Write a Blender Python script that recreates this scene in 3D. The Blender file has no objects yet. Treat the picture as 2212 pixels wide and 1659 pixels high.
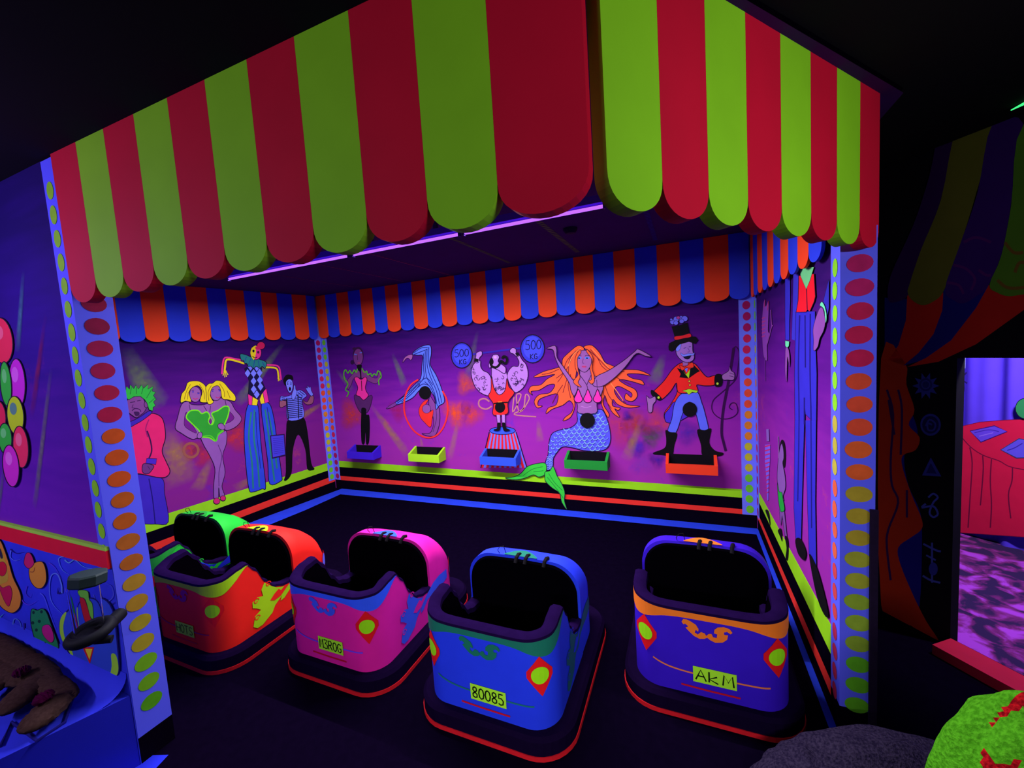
import bpy, bmesh, math, random
from mathutils import Vector, Matrix
from mathutils.geometry import tessellate_polygon
random.seed(7)
sc = bpy.context.scene
COL = sc.collection

# ---------------------------------------------------------------- camera
F_PX, YAW, PITCH, ROLL = 892.824, 0.405756, -0.0828642, -0.0643017
CAM = Vector((3.88494, -3.56047, 1.5))
_f = Vector((-math.sin(YAW)*math.cos(PITCH), math.cos(YAW)*math.cos(PITCH), math.sin(PITCH)))
_r0 = Vector((math.cos(YAW), math.sin(YAW), 0)); _u0 = _r0.cross(_f)
_r = _r0*math.cos(ROLL) + _u0*math.sin(ROLL); _u = -_r0*math.sin(ROLL) + _u0*math.cos(ROLL)
cd = bpy.data.cameras.new('camera'); cam = bpy.data.objects.new('camera', cd); COL.objects.link(cam)
cd.sensor_width = 36.0; cd.lens = 36.0*F_PX/2212.0; cd.clip_start = 0.02; cd.clip_end = 100
cam.matrix_world = Matrix.Translation(CAM) @ Matrix((_r, _u, -_f)).transposed().to_4x4()
sc.camera = cam
sc.view_settings.view_transform = 'Standard'; sc.view_settings.look = 'None'
sc.view_settings.gamma = 1; sc.view_settings.use_curve_mapping = False
sc.view_settings.exposure = 0.0
sc.cycles.max_bounces = 6

def ray(px, py): return (_f + _r*((px-1106)/F_PX) - _u*((py-829.5)/F_PX))
class Plane:                       # a real wall plane: origin o, horizontal direction u, normal n towards the viewer's side
    def __init__(s, o, u, n): s.o = Vector(o); s.u = Vector(u).normalized(); s.n = Vector(n).normalized()
    def at(s, px, py):
        d = ray(px, py); t = (s.o-CAM).dot(s.n)/d.dot(s.n); return CAM + d*t
    def uz(s, px, py):
        p = s.at(px, py); return ((p-s.o).dot(s.u), p.z)
    def pt(s, u, z, off=0.0): return s.o + s.u*u + Vector((0,0,z-s.o.z)) + s.n*off

# ---------------------------------------------------------------- materials
def lin(c): c /= 255.0; return c/12.92 if c <= .04045 else ((c+.055)/1.055)**2.4
MATS = {}
def paint(c, rough=.75, mott=.12, scale=9, spec=.15):
    key = (c, rough, mott)
    if key in MATS: return MATS[key]
    m = bpy.data.materials.new('paint_%d_%d_%d' % c); m.use_nodes = True
    nt = m.node_tree; b = nt.nodes['Principled BSDF']
    rgb = [lin(v) for v in c]
    if mott > 0:
        tc = nt.nodes.new('ShaderNodeTexCoord'); ns = nt.nodes.new('ShaderNodeTexNoise'); ns.inputs['Scale'].default_value = scale
        ns.inputs['Detail'].default_value = 5
        mx = nt.nodes.new('ShaderNodeMix'); mx.data_type = 'RGBA'
        mx.inputs[6].default_value = [v*(1-mott*1.3) for v in rgb]+[1]
        mx.inputs[7].default_value = [min(1, v*(1+mott)) for v in rgb]+[1]
        nt.links.new(tc.outputs['Object'], ns.inputs['Vector']); nt.links.new(ns.outputs['Fac'], mx.inputs[0])
        nt.links.new(mx.outputs[2], b.inputs['Base Color'])
    else: b.inputs['Base Color'].default_value = rgb+[1]
    b.inputs['Roughness'].default_value = rough; b.inputs['Specular IOR Level'].default_value = spec
    MATS[key] = m; return m
def emit(name, c, s):
    m = bpy.data.materials.new(name); m.use_nodes = True; nt = m.node_tree
    nt.nodes.clear(); e = nt.nodes.new('ShaderNodeEmission'); o = nt.nodes.new('ShaderNodeOutputMaterial')
    e.inputs[0].default_value = [lin(v) for v in c]+[1]; e.inputs[1].default_value = s
    nt.links.new(e.outputs[0], o.inputs[0]); return m
def mural_sky(name, stops, z0, z1, speck=((190,70,40),(60,20,150)), amt=.5):
    """purple night-sky mural: hand-blended bands of paint with brush noise and sponged specks"""
    m = bpy.data.materials.new(name); m.use_nodes = True; nt = m.node_tree; N = nt.nodes.new; L = nt.links.new
    b = nt.nodes['Principled BSDF']; b.inputs['Roughness'].default_value = .8; b.inputs['Specular IOR Level'].default_value = .1
    tc = N('ShaderNodeTexCoord'); sp = N('ShaderNodeSeparateXYZ'); L(tc.outputs['Object'], sp.inputs[0])
    mp = N('ShaderNodeMapping'); mp.inputs['Scale'].default_value = (1.2, 1.2, 9); L(tc.outputs['Object'], mp.inputs[0])
    ns = N('ShaderNodeTexNoise'); ns.inputs['Scale'].default_value = 1.6; ns.inputs['Detail'].default_value = 8; L(mp.outputs[0], ns.inputs['Vector'])
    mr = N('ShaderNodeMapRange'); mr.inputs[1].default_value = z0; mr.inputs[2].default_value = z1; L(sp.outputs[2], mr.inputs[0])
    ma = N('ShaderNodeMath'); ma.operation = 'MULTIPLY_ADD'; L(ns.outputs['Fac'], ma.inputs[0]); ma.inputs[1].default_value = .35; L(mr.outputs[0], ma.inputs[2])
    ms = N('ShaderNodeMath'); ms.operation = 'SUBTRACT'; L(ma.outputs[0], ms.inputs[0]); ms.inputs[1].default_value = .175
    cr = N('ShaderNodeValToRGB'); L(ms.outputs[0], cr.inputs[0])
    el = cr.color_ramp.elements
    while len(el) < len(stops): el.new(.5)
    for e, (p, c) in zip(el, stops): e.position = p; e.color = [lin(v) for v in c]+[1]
    last = cr.outputs[0]
    for k, c in enumerate(speck):
        n2 = N('ShaderNodeTexNoise'); n2.inputs['Scale'].default_value = 3.1+1.3*k; n2.inputs['Detail'].default_value = 6; n2.inputs['Roughness'].default_value = .75
        mp2 = N('ShaderNodeMapping'); mp2.inputs['Location'].default_value = (3.3*k+1, 7*k, 2); L(tc.outputs['Object'], mp2.inputs[0]); L(mp2.outputs[0], n2.inputs['Vector'])
        r2 = N('ShaderNodeMapRange'); r2.inputs[1].default_value = .60; r2.inputs[2].default_value = .72; L(n2.outputs['Fac'], r2.inputs[0])
        # specks only in the lower half of the mural
        r3 = N('ShaderNodeMapRange'); r3.inputs[1].default_value = z0+.75*(z1-z0); r3.inputs[2].default_value = z0+.35*(z1-z0); L(sp.outputs[2], r3.inputs[0])
        mm = N('ShaderNodeMath'); mm.operation = 'MULTIPLY'; L(r2.outputs[0], mm.inputs[0]); L(r3.outputs[0], mm.inputs[1])
        m3 = N('ShaderNodeMath'); m3.operation = 'MULTIPLY'; L(mm.outputs[0], m3.inputs[0]); m3.inputs[1].default_value = amt
        mx = N('ShaderNodeMix'); mx.data_type = 'RGBA'; L(m3.outputs[0], mx.inputs[0]); L(last, mx.inputs[6]); mx.inputs[7].default_value = [lin(v) for v in c]+[1]
        last = mx.outputs[2]
    L(last, b.inputs['Base Color']); return m
def soft(c, op):
    """sprayed paint that fades out at its edge (coverage stored on the mesh)"""
    key = ('soft', c, op)
    if key in MATS: return MATS[key]
    m = bpy.data.materials.new('spray_%d_%d_%d' % c); m.use_nodes = True; nt = m.node_tree; N = nt.nodes.new; L = nt.links.new
    b = nt.nodes['Principled BSDF']; b.inputs['Base Color'].default_value = [lin(v) for v in c]+[1]; b.inputs['Roughness'].default_value = .8
    b.inputs['Specular IOR Level'].default_value = .1
    a = N('ShaderNodeAttribute'); a.attribute_name = 'cov'
    tc = N('ShaderNodeTexCoord'); n = N('ShaderNodeTexNoise'); n.inputs['Scale'].default_value = 25; L(tc.outputs['Object'], n.inputs['Vector'])
    m1 = N('ShaderNodeMath'); m1.operation = 'MULTIPLY'; L(a.outputs['Fac'], m1.inputs[0]); L(n.outputs['Fac'], m1.inputs[1])
    m2 = N('ShaderNodeMath'); m2.operation = 'MULTIPLY'; L(m1.outputs[0], m2.inputs[0]); m2.inputs[1].default_value = op*2
    L(m2.outputs[0], b.inputs['Alpha']); MATS[key] = m; return m

# ---------------------------------------------------------------- mesh builder
class MB:
    def __init__(s): s.v = []; s.f = []; s.m = []; s.mats = []
    def mi(s, m):
        if m not in s.mats: s.mats.append(m)
        return s.mats.index(m)
    def add(s, vs, fs, m):
        b = len(s.v); s.v += [tuple(v) for v in vs]; k = s.mi(m)
        for f in fs: s.f.append(tuple(b+i for i in f)); s.m.append(k)
        return s
    def box(s, lo, hi, m):
        x0,y0,z0 = lo; x1,y1,z1 = hi
        return s.add([(x0,y0,z0),(x1,y0,z0),(x1,y1,z0),(x0,y1,z0),(x0,y0,z1),(x1,y0,z1),(x1,y1,z1),(x0,y1,z1)],
              [(0,3,2,1),(4,5,6,7),(0,1,5,4),(1,2,6,5),(2,3,7,6),(3,0,4,7)], m)
    def prism(s, pts, d, m, m_side=None):
        """polygon (3D points) extruded along vector d"""
        n = len(pts); P = [Vector(p) for p in pts]; tris = tessellate_polygon([P])
        s.add(P, tris, m); s.add([p+d for p in P], [t[::-1] for t in tris], m)
        s.add(P+[p+d for p in P], [(i,(i+1)%n,(i+1)%n+n,i+n) for i in range(n)], m_side or m); return s
    def tube(s, pts, r, m, n=10, closed=False):
        P = [Vector(p) for p in pts]; k = len(P); vs = []; fs = []; prev = None
        for i, p in enumerate(P):
            a = P[(i-1) % k] if (closed or i > 0) else p; c = P[(i+1) % k] if (closed or i < k-1) else p
            t = (c-a).normalized(); ref = prev if prev is not None else (Vector((0,0,1)) if abs(t.z) < .9 else Vector((1,0,0)))
            e = (ref - t*ref.dot(t)).normalized(); prev = e; g = t.cross(e)
            rr = r[i] if isinstance(r, (list, tuple)) else r
            vs += [p + e*rr*math.cos(2*math.pi*j/n) + g*rr*math.sin(2*math.pi*j/n) for j in range(n)]
        for i in range(k if closed else k-1):
            for j in range(n):
                a = i*n+j; b_ = i*n+(j+1) % n; i2 = (i+1) % k; fs.append((a, b_, i2*n+(j+1) % n, i2*n+j))
        if not closed: fs += [tuple(range(n))[::-1], tuple((k-1)*n+j for j in range(n))]
        return s.add(vs, fs, m)
    def lathe(s, prof, m, c=(0,0,0), n=24, M=None):
        vs = []; fs = []
        for r, z in prof:
            for j in range(n):
                a = 2*math.pi*j/n; p = Vector((r*math.cos(a), r*math.sin(a), z)); p = (M @ p) if M else p; vs.append(p+Vector(c))
        for i in range(len(prof)-1):
            for j in range(n): fs.append((i*n+j, i*n+(j+1) % n, (i+1)*n+(j+1) % n, (i+1)*n+j))
        return s.add(vs, fs, m)
    def build(s, name, parent=None, smooth=False):
        me = bpy.data.meshes.new(name); me.from_pydata(s.v, [], s.f)
        for m in s.mats: me.materials.append(m)
        me.polygons.foreach_set('material_index', s.m)
        if smooth:
            me.polygons.foreach_set('use_smooth', [True]*len(me.polygons))
            try: me.set_sharp_from_angle(angle=math.radians(40))
            except Exception: pass
        me.update()
        o = bpy.data.objects.new(name, me); COL.objects.link(o)
        if parent is not None: o.parent = parent
        return o
def tag(o, label=None, cat=None, group=None, kind=None):
    if label: o['label'] = label
    if cat: o['category'] = cat
    if group: o['group'] = group
    if kind: o['kind'] = kind
    return o
def thing(name, label, cat, loc=(0,0,0), group=None):
    o = bpy.data.objects.new(name, None); COL.objects.link(o); o.location = loc; o.empty_display_size = .1
    return tag(o, label, cat, group)
def rel(mb, loc):                    # world-built mesh expressed relative to its parent's base
    L = Vector(loc); mb.v = [tuple(Vector(v)-L) for v in mb.v]; return mb
def smooth_pts(P, closed=True, k=4):
    n = len(P); out = []
    rng = range(n) if closed else range(n-1)
    for i in rng:
        if closed: p0,p1,p2,p3 = P[i-1],P[i],P[(i+1)%n],P[(i+2)%n]
        else: p0,p1,p2,p3 = P[max(i-1,0)],P[i],P[i+1],P[min(i+2,n-1)]
        for j in range(k):
            t = j/k; q = []
            for a,b,c,d in zip(p0,p1,p2,p3): q.append(.5*((2*b)+(-a+c)*t+(2*a-5*b+4*c-d)*t*t+(-a+3*b-3*c+d)*t**3))
            out.append(tuple(q))
    if not closed: out.append(tuple(P[-1]))
    return out
def ribbon2d(P, w, closed=False, taper=False):
    n = len(P); L = []; R = []
    for i in range(n):
        a = P[(i-1)%n] if (closed or i > 0) else P[i]; c = P[(i+1)%n] if (closed or i < n-1) else P[i]
        dx, dy = c[0]-a[0], c[1]-a[1]; l = math.hypot(dx,dy) or 1; nx, ny = -dy/l, dx/l
        ww = w/2*(1-(i/(n-1))*.85) if taper else w/2
        L.append((P[i][0]+nx*ww, P[i][1]+ny*ww)); R.append((P[i][0]-nx*ww, P[i][1]-ny*ww))
    fs = [(i,(i+1)%n,(i+1)%n+n,i+n) for i in range(n if closed else n-1)]
    return L+R, fs
def ell(cx, cy, rx, ry, n=24, rot=0, a0=0, a1=2*math.pi):
    full = abs(a1-a0-2*math.pi) < 1e-6; k = n if full else n+1
    out = []
    for i in range(k):
        a = a0+(a1-a0)*i/n; x, y = rx*math.cos(a), ry*math.sin(a); c, s_ = math.cos(rot), math.sin(rot)
        out.append((cx+x*c-y*s_, cy+x*s_+y*c))
    return out
DK = (22,4,40)
class Fig:
    """a flat painted figure lying on a wall plane; coordinates are read off an enlarged crop of the wall"""
    def __init__(s, name, label, cat, plane, crop, group=None, lift=.003, at=None):
        s.pl = plane; s.ox, s.oy, s.k = crop; s.off = lift
        s.at = at; s.name = name; s.args = (name, label, cat, group); s.root = None; s.mb = None; s.parts = []
    def W(s, p):
        return s.pl.at(s.ox+p[0]/s.k, s.oy+p[1]/s.k) + s.pl.n*s.off
    def part(s, pname): s.mb = MB(); s.parts.append((pname, s.mb)); return s
    def p(s, c, P, line=0, sm=True, lc=DK):
        Q = smooth_pts(P) if sm else list(P)
        V = [s.W(q) for q in Q]; ts = tessellate_polygon([[Vector((q[0],q[1],0)) for q in Q]])
        nrm = s.pl.n; out = []
        for t in ts:
            a,b,c_ = (V[i] for i in t); out.append(t if (b-a).cross(c_-a).dot(nrm) > 0 else t[::-1])
        s.mb.add(V, out, paint(c)); s.off += .00012
        if line: s.l(lc, Q, line, closed=True, sm=False)
        return s
    def l(s, c, P, w, closed=False, sm=True, taper=False):
        Q = smooth_pts(P, closed) if sm else list(P)
        V2, fs = ribbon2d(Q, w, closed, taper); s.mb.add([s.W(q) for q in V2], fs, paint(c)); s.off += .00012; return s
    def e(s, c, cx, cy, rx, ry, line=0, rot=0, n=24, lc=DK): return s.p(c, ell(cx,cy,rx,ry,n,rot), line, sm=False, lc=lc)
    def done(s):
        n, lab, cat, grp = s.args
        allv = [Vector(v) for _, mb in s.parts for v in mb.v]
        base = sum(allv, Vector())/len(allv); base = Vector((base.x, base.y, min(v.z for v in allv)))
        r = thing(n, lab, cat, base, grp)
        for pn, mb in s.parts: rel(mb, base).build(pn, r)
        return r

STROKES = {
 'A': [[(0,0),(.5,1),(1,0)],[(.2,.4),(.8,.4)]], 'K': [[(0,0),(0,1)],[(.9,1),(0,.45),(1,0)]], 'k': [[(0,0),(0,1)],[(.75,.65),(0,.3),(.85,0)]],
 'M': [[(0,0),(.12,1),(.5,.35),(.88,1),(1,0)]], '3': [[(0,1),(.9,1),(.4,.58),(.95,.4),(.8,.05),(.3,0),(0,.12)]],
 'R': [[(0,0),(0,1),(.7,1),(.9,.8),(.7,.55),(0,.5)],[(.35,.5),(1,0)]], '0': [[(.5,1),(.15,.85),(0,.5),(.15,.12),(.5,0),(.85,.12),(1,.5),(.85,.85),(.5,1)]],
 'G': [[(.95,.85),(.5,1),(.12,.8),(0,.45),(.2,.08),(.6,0),(.95,.15),(.95,.45),(.55,.45)]],
 '8': [[(.5,.52),(.12,.7),(.2,.93),(.5,1),(.8,.93),(.88,.7),(.5,.52),(.08,.32),(.12,.08),(.5,0),(.88,.08),(.92,.32),(.5,.52)]],
 '5': [[(.9,1),(.15,1),(.1,.6),(.6,.62),(.95,.4),(.85,.08),(.4,0),(0,.1)]],
 'H': [[(0,0),(0,1)],[(1,0),(1,1)],[(0,.5),(1,.5)]], 'T': [[(0,1),(1,1)],[(.5,1),(.5,0)]], 'L': [[(0,1),(0,0),(.8,0)]],
 'S': [[(.9,.88),(.5,1),(.1,.85),(.2,.58),(.8,.42),(.9,.15),(.5,0),(.05,.12)]], '1': [[(.2,.8),(.5,1),(.5,0)]]}
def text_strokes(txt, x0, y0, w, h, gap=.25):
    """list of polylines filling the box x0..x0+w, y0..y0+h (y up)"""
    n = len(txt); cw = w/(n+gap*(n-1)); out = []
    for i, ch in enumerate(txt):
        for st in STROKES.get(ch, []): out.append([(x0+i*cw*(1+gap)+a*cw, y0+b*h) for a, b in st])
    return out
# ================================================================= room dimensions
S = .167206; W = 26*S; H = 2.2445; ZT = 1.7636; ZA = 1.7547
AL, AR = -.176139, .017981
dirL = Vector((math.sin(AL), -math.cos(AL), 0)); dirR = Vector((math.sin(AR), -math.cos(AR), 0))
P_BACK = Plane((0,0,0), (1,0,0), (0,-1,0))
P_LEFT = Plane((0,0,0), dirL, (math.cos(AL), math.sin(AL), 0))
P_RIGHT = Plane((W,0,0), dirR, (-math.cos(AR), -math.sin(AR), 0))
P_FRONT = Plane((0,-2.80,0), (1,0,0), (0,-1,0))
uR = Vector((.61,-.79,0)).normalized(); P_TENT = Plane((4.86,-1.0,0), uR, Vector((uR.y,-uR.x,0)))
if P_TENT.n.dot(CAM-P_TENT.o) < 0: P_TENT.n = -P_TENT.n
BLACK = paint((9,4,18), .95, .2, 40, 0)
LIME, ORANGE, BLUE, CRIM = (150,222,25), (255,68,28), (38,62,225), (205,14,48)
POSTB = (92,98,255)

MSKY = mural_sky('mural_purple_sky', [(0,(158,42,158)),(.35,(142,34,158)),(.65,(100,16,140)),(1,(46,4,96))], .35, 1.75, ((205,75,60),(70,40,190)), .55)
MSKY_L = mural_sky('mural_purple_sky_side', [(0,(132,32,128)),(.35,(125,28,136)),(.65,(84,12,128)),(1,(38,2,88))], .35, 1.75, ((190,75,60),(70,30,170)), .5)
MSKY_F = mural_sky('mural_violet_sky_front', [(0,(120,30,175)),(.3,(88,16,155)),(.6,(48,4,130)),(1,(24,2,85))], .85, 2.1, ((170,30,120),(60,20,150)), .4)

def wallslab(name, pl, u0, u1, z0, z1, m, t=.05, off=0):
    mb = MB(); a = pl.pt(u0,z0,off); b = pl.pt(u1,z0,off); c = pl.pt(u1,z1,off); d = pl.pt(u0,z1,off)
    mb.prism([a,b,c,d], -pl.n*t, m); return tag(mb.build(name), kind='structure')
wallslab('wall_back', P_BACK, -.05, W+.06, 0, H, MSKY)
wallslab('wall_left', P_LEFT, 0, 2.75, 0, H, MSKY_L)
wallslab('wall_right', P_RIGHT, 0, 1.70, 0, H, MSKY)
# front partition to the left of the booth: its mural side faces the hall
wallslab('wall_front', P_FRONT, -1.6, 1.825, .78, 2.26, MSKY_F, .06)

# floor: black booth floor with the blue line painted just inside the walls
mb = MB(); mb.box((-1.7,-5.2,-.04),(7.6,.1,0), paint((8,3,19),.95,.25,30,0)); fl = tag(mb.build('floor'), kind='structure')
m = MB()
OUT = [(-.28,-2.7),(-.03,-.943),(.039,-.464),(.10,-.012),(.911,-.008),(3.966,-.008),(4.345,-.008),(4.365,-1.9)]
INN = [(.06,-2.7),(.201,-1.108),(.242,-.638),(.241,-.172),(1.035,-.158),(3.963,-.125),(4.322,-.118),(4.338,-1.9)]
for i in range(7): m.add([(*OUT[i],.0015),(*OUT[i+1],.0015),(*INN[i+1],.0015),(*INN[i],.0015)], [(0,1,2,3)], paint((36,66,225),.8,.15))
o = m.build('painted_line', fl); tag(o, 'blue line painted on the black floor')
# ceilings
mb = MB(); mb.add([(-.7,.05,H),(W+.2,.05,H),(W+.2,-1.75,H),(3.78,-2.74,H),(-.7,-2.80,H)], [(0,1,2,3,4)], paint((58,14,84),.85,.15))
mb.add([(-.7,.05,H+.015),(W+.2,.05,H+.015),(W+.2,-1.75,H+.015),(3.78,-2.74,H+.015),(-.7,-2.80,H+.015)], [(4,3,2,1,0)], BLACK)
ce = tag(mb.build('ceiling'), kind='structure')
for (x, y0, y1, c, w) in [(3.09,-1.27,-.20,(105,150,60),.035),(2.49,-1.24,-.19,(95,140,55),.03),(1.82,-1.23,-.05,(150,50,90),.018),(1.30,-1.19,-.10,(150,50,90),.014),(.75,-1.22,-.2,(140,45,80),.012),(3.68,-1.04,-.2,(50,44,130),.03)]:
    m = MB(); n = 26  # a row of coloured dashes along the ceiling
    for i in range(n):
        y = y0+(y1-y0)*i/n; dy = (y1-y0)/n*.62
        m.add([(x-w/2,y,H-.002),(x+w/2,y,H-.002),(x+w/2+.008,y+dy,H-.002),(x-w/2+.008,y+dy,H-.002)], [(0,3,2,1)], paint(c,.7,.1))
    tag(m.build('dashed_line', ce), 'dotted coloured line across the dark ceiling')
mb = MB(); mb.add([(-1.7,-5.2,2.262),(7.6,-5.2,2.262),(7.6,2.2,2.262),(-1.7,2.2,2.262)], [(3,2,1,0)], paint((6,4,14),.95,.2))
mb.add([(-1.7,-5.2,2.30),(7.6,-5.2,2.30),(7.6,2.2,2.30),(-1.7,2.2,2.30)], [(0,1,2,3)], BLACK)
hc = tag(mb.build('ceiling'), kind='structure')

# skirting: lime, black, red, black bands painted on a board round the booth
def skirting(name, pl, u1, rows, u0=.006, uz=None):
    """rows: heights of the paint lines at the two ends; uz: where the second column was measured"""
    m = MB(); t = .0024; uz = uz or u1; mats = [BLACK, paint((238,50,40)), BLACK, paint(LIME)]
    R_ = [(0,0)]+rows
    for k in range(4):
        (a0,a1),(b0,b1) = R_[k], R_[k+1]; ex = lambda p,q: q if k < 0 else p+(q-p)*(u1-u0)/(uz-u0)
        P = [pl.pt(u0,a0,t), pl.pt(u1,max(0,ex(a0,a1)),t), pl.pt(u1,max(.001,ex(b0,b1)),t), pl.pt(u0,b0,t)]
        m.prism(P, -pl.n*.0022, mats[k])
    return tag(m.build(name), kind='structure')
skirting('baseboard_back', P_BACK, W-.006, [(.102,.105),(.152,.145),(.260,.236),(.332,.302)])
skirting('baseboard_left', P_LEFT, 1.8, [(.083,.014),(.153,.079),(.238,.184),(.324,.286)], uz=1.5)
skirting('baseboard_right', P_RIGHT, 1.69, [(.085,.040),(.128,.102),(.239,.215),(.313,.335)])

def lerp(a, b, t): return tuple(a[i]+(b[i]-a[i])*t for i in range(3))
SEQ = [(170,16,90),(200,30,80),(225,75,45),(215,130,35),(190,190,40),(110,205,40)]     # crimson to green, as painted down the posts
def seqcol(t, seq=SEQ):
    k = min(len(seq)-1, int(t*len(seq))); return seq[k]
def dot(mb, c, U, V, N, rx, rz, col):
    pts = [c+U*rx*math.cos(2*math.pi*i/20)+V*rz*math.sin(2*math.pi*i/20)+N*.0012 for i in range(20)]
    if (U.cross(V)).dot(N) < 0: pts = pts[::-1]
    mb.add(pts, [tuple(range(20))], paint(col, .75, .2, 30))


Z = Vector((0,0,1)); rnd = random.Random(3)
# corner strips at the two back corners (one strip on each wall)
def corner_strip(name, pls):
    m = MB()
    for pl, rev, u0, u1 in pls:
        a = pl.pt(u0,.105,.0055); b = pl.pt(u1,.105,.0055); c = pl.pt(u1,H,.0055); d = pl.pt(u0,H,.0055)
        m.prism([a,b,c,d], -pl.n*.0048, paint((112,122,255)))
        n = int((1.74-.14)/.0825)
        for i in range(n+1):
            z = .15+i*.0825; t = (z-.15)/1.6; t = t if rev else 1-t
            dot(m, pl.pt((u0+u1)/2+rnd.uniform(-.003,.003), z, .0055), pl.u, Z, pl.n, .026, .031, seqcol(min(.999,max(0,t))))
    return tag(m.build(name), kind='structure')
corner_strip('trim_1', [(P_LEFT, False, .006, .085), (P_BACK, True, .006, .085)])
corner_strip('trim_2', [(P_BACK, False, W-.105, W-.006), (P_RIGHT, True, .006, .085)])
# ================================================================= front posts
def front_post(label, x0, x1, y0, y1, ztop, faces, zb=.105):
    t = thing('dotted_post', label, 'post', ((x0+x1)/2,(y0+y1)/2,0), 'dotted posts at the booth front')
    loc = t.location
    m = MB(); m.box((x0,y0,zb),(x1,y1,ztop), paint(POSTB,.7,.06)); 
    rel(m, loc).build('shaft', t)
    m = MB(); m.box((x0,y0,0),(x1,y1,zb-.0005), BLACK); rel(m, loc).build('base', t)
    m = MB()
    for (c0, U, N, rx, rz, zs, seq) in faces:
        for i, z in enumerate(zs):
            tt = 1-(z-.12)/1.65; tt = min(.999, max(0, tt))
            dot(m, Vector((c0[0]+rnd.uniform(-.002,.002)*abs(U[0]), c0[1]+rnd.uniform(-.002,.002)*abs(U[1]), z)), Vector(U), Z, Vector(N), rx*rnd.uniform(.95,1.04), rz*rnd.uniform(.95,1.04), seqcol(tt, seq))
    rel(m, loc).build('painted_dots', t)
zl = [1.763-i*.0815 for i in range(-5, 21) if 1.763-i*.0815 > .14]
WIDE = [(130,8,60),(150,10,70),(160,12,62),(190,75,20),(180,85,20),(175,95,30),(170,130,35),(165,150,35),(110,175,25),(85,165,20)]
NARL = [(140,215,35)]
front_post('narrow dotted post at the left end of the striped awning', 1.828, 1.905, -2.803, -2.69, 2.255,
  [((1.905,-2.7465,0),(0,1,0),(1,0,0),.036,.030, zl, WIDE), ((1.868,-2.803,0),(1,0,0),(0,-1,0),.0225,.031, [z-.02 for z in zl], NARL)])
zr = [1.713-i*.0795 for i in range(0, 21)]
FR = [(178,22,95),(190,22,75),(220,75,45),(225,95,40),(170,150,40),(160,165,45),(140,170,45),(95,180,30)]
NR = [(140,225,35),(140,225,35),(190,180,60),(230,100,60),(215,70,70),(190,40,80)]
front_post('wide dotted post at the right end of the striped awning', 4.368, 4.468, -1.80, -1.70, 1.83,
  [((4.421,-1.80,0),(1,0,0),(0,-1,0),.038,.030, zr, FR), ((4.368,-1.748,0),(0,1,0),(-1,0,0),.026,.031, zr, NR)])

# ================================================================= scalloped awnings and valances: every stripe is its own board
def scallop_board(p0, e, w, ztop, ztip, depth, dvec, col, name, parent, loc):
    pts = [p0+Z*ztop, p0+e*w+Z*ztop]
    n = 16
    for i in range(n+1):
        a = math.pi*i/n; u = w/2+w/2*math.cos(a); s_ = abs(math.sin(a))**.85
        pts.append(p0+e*u+Z*(ztip+depth*(1-s_)))
    m = MB(); m.prism(pts, dvec, paint(col,.7,.10,6)); rel(m, loc); return m.build(name, parent)
RC, GC = (196,10,44), (132,205,26)
# left run of the big awning (parallel to the back wall), 11 stripes from the left post to the corner
e1 = Vector((math.cos(.01232), math.sin(.01232), 0)); A0 = Vector((1.9116,-2.806,0))
aw = thing('striped_awning', 'long left run of the big red and lime scalloped awning', 'awning', (A0.x, A0.y, 1.75), 'two runs of the red and lime awning')
for i in range(11):
    scallop_board(A0+e1*.1637*i, e1, .1634 if i < 10 else .1815, 2.261, ZA, .072, Vector((0,.034,0)), RC if i % 2 == 0 else GC, 'scalloped_stripe', aw, aw.location)
e2 = Vector((math.cos(.9284), math.sin(.9284), 0)); n2 = Vector((-math.sin(.9284), math.cos(.9284), 0)); C0 = Vector((3.7558,-2.7475,0))
aw2 = thing('striped_awning', 'short right run of the big awning, from its near corner to the wide dotted post', 'awning', (C0.x, C0.y, 1.75), 'two runs of the red and lime awning')
for i in range(8):
    scallop_board(C0+e2*.1512*i, e2, .1509 if i < 7 else .143, 2.261, ZA, .07, n2*.036, GC if i % 2 == 0 else RC, 'scalloped_stripe', aw2, aw2.location)
# valances round the inside of the booth
vb = thing('scalloped_valance', 'orange and blue scalloped valance along the back wall under the ceiling', 'valance', (0,-.03,ZT), 'inner orange and blue valances')
for i in range(26):
    w_ = S*.995
    scallop_board(Vector((S*i+(.02 if i == 0 else 0),-.04,0)), Vector((1,0,0)), w_-(.02 if i in (0,) else 0)-(.035 if i == 25 else 0), H-.002, ZT, .055, Vector((0,.012,0)), ORANGE if i % 2 == 0 else BLUE, 'scalloped_stripe', vb, vb.location)
vl = thing('scalloped_valance', 'orange and blue scalloped valance along the left side wall', 'valance', (P_LEFT.pt(0,ZT,.04)), 'inner orange and blue valances')
sl = .158492
for i in range(16):
    u0 = sl*i+.06*(i == 0)
    scallop_board(P_LEFT.pt(u0,0,.04), dirL, sl*.995-.06*(i == 0), H-.002, ZT-.008, .055, -P_LEFT.n*.012, BLUE if i % 2 == 0 else ORANGE, 'scalloped_stripe', vl, vl.location)
vr = thing('scalloped_valance', 'steeply seen orange and blue scalloped valance along the right side wall', 'valance', (P_RIGHT.pt(0,ZT,.03)), 'inner orange and blue valances')
for i in range(11):
    if S*(i+1) > 1.80: break
    u0 = S*i+.05*(i == 0); u1 = min(S*(i+.995), 1.695)
    if u1-u0 < .03: break
    scallop_board(P_RIGHT.pt(u0,0,.03), dirR, u1-u0, H-.002, ZT, .055, -P_RIGHT.n*.012, ORANGE if i % 2 == 0 else BLUE, 'scalloped_stripe', vr, vr.location)

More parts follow.
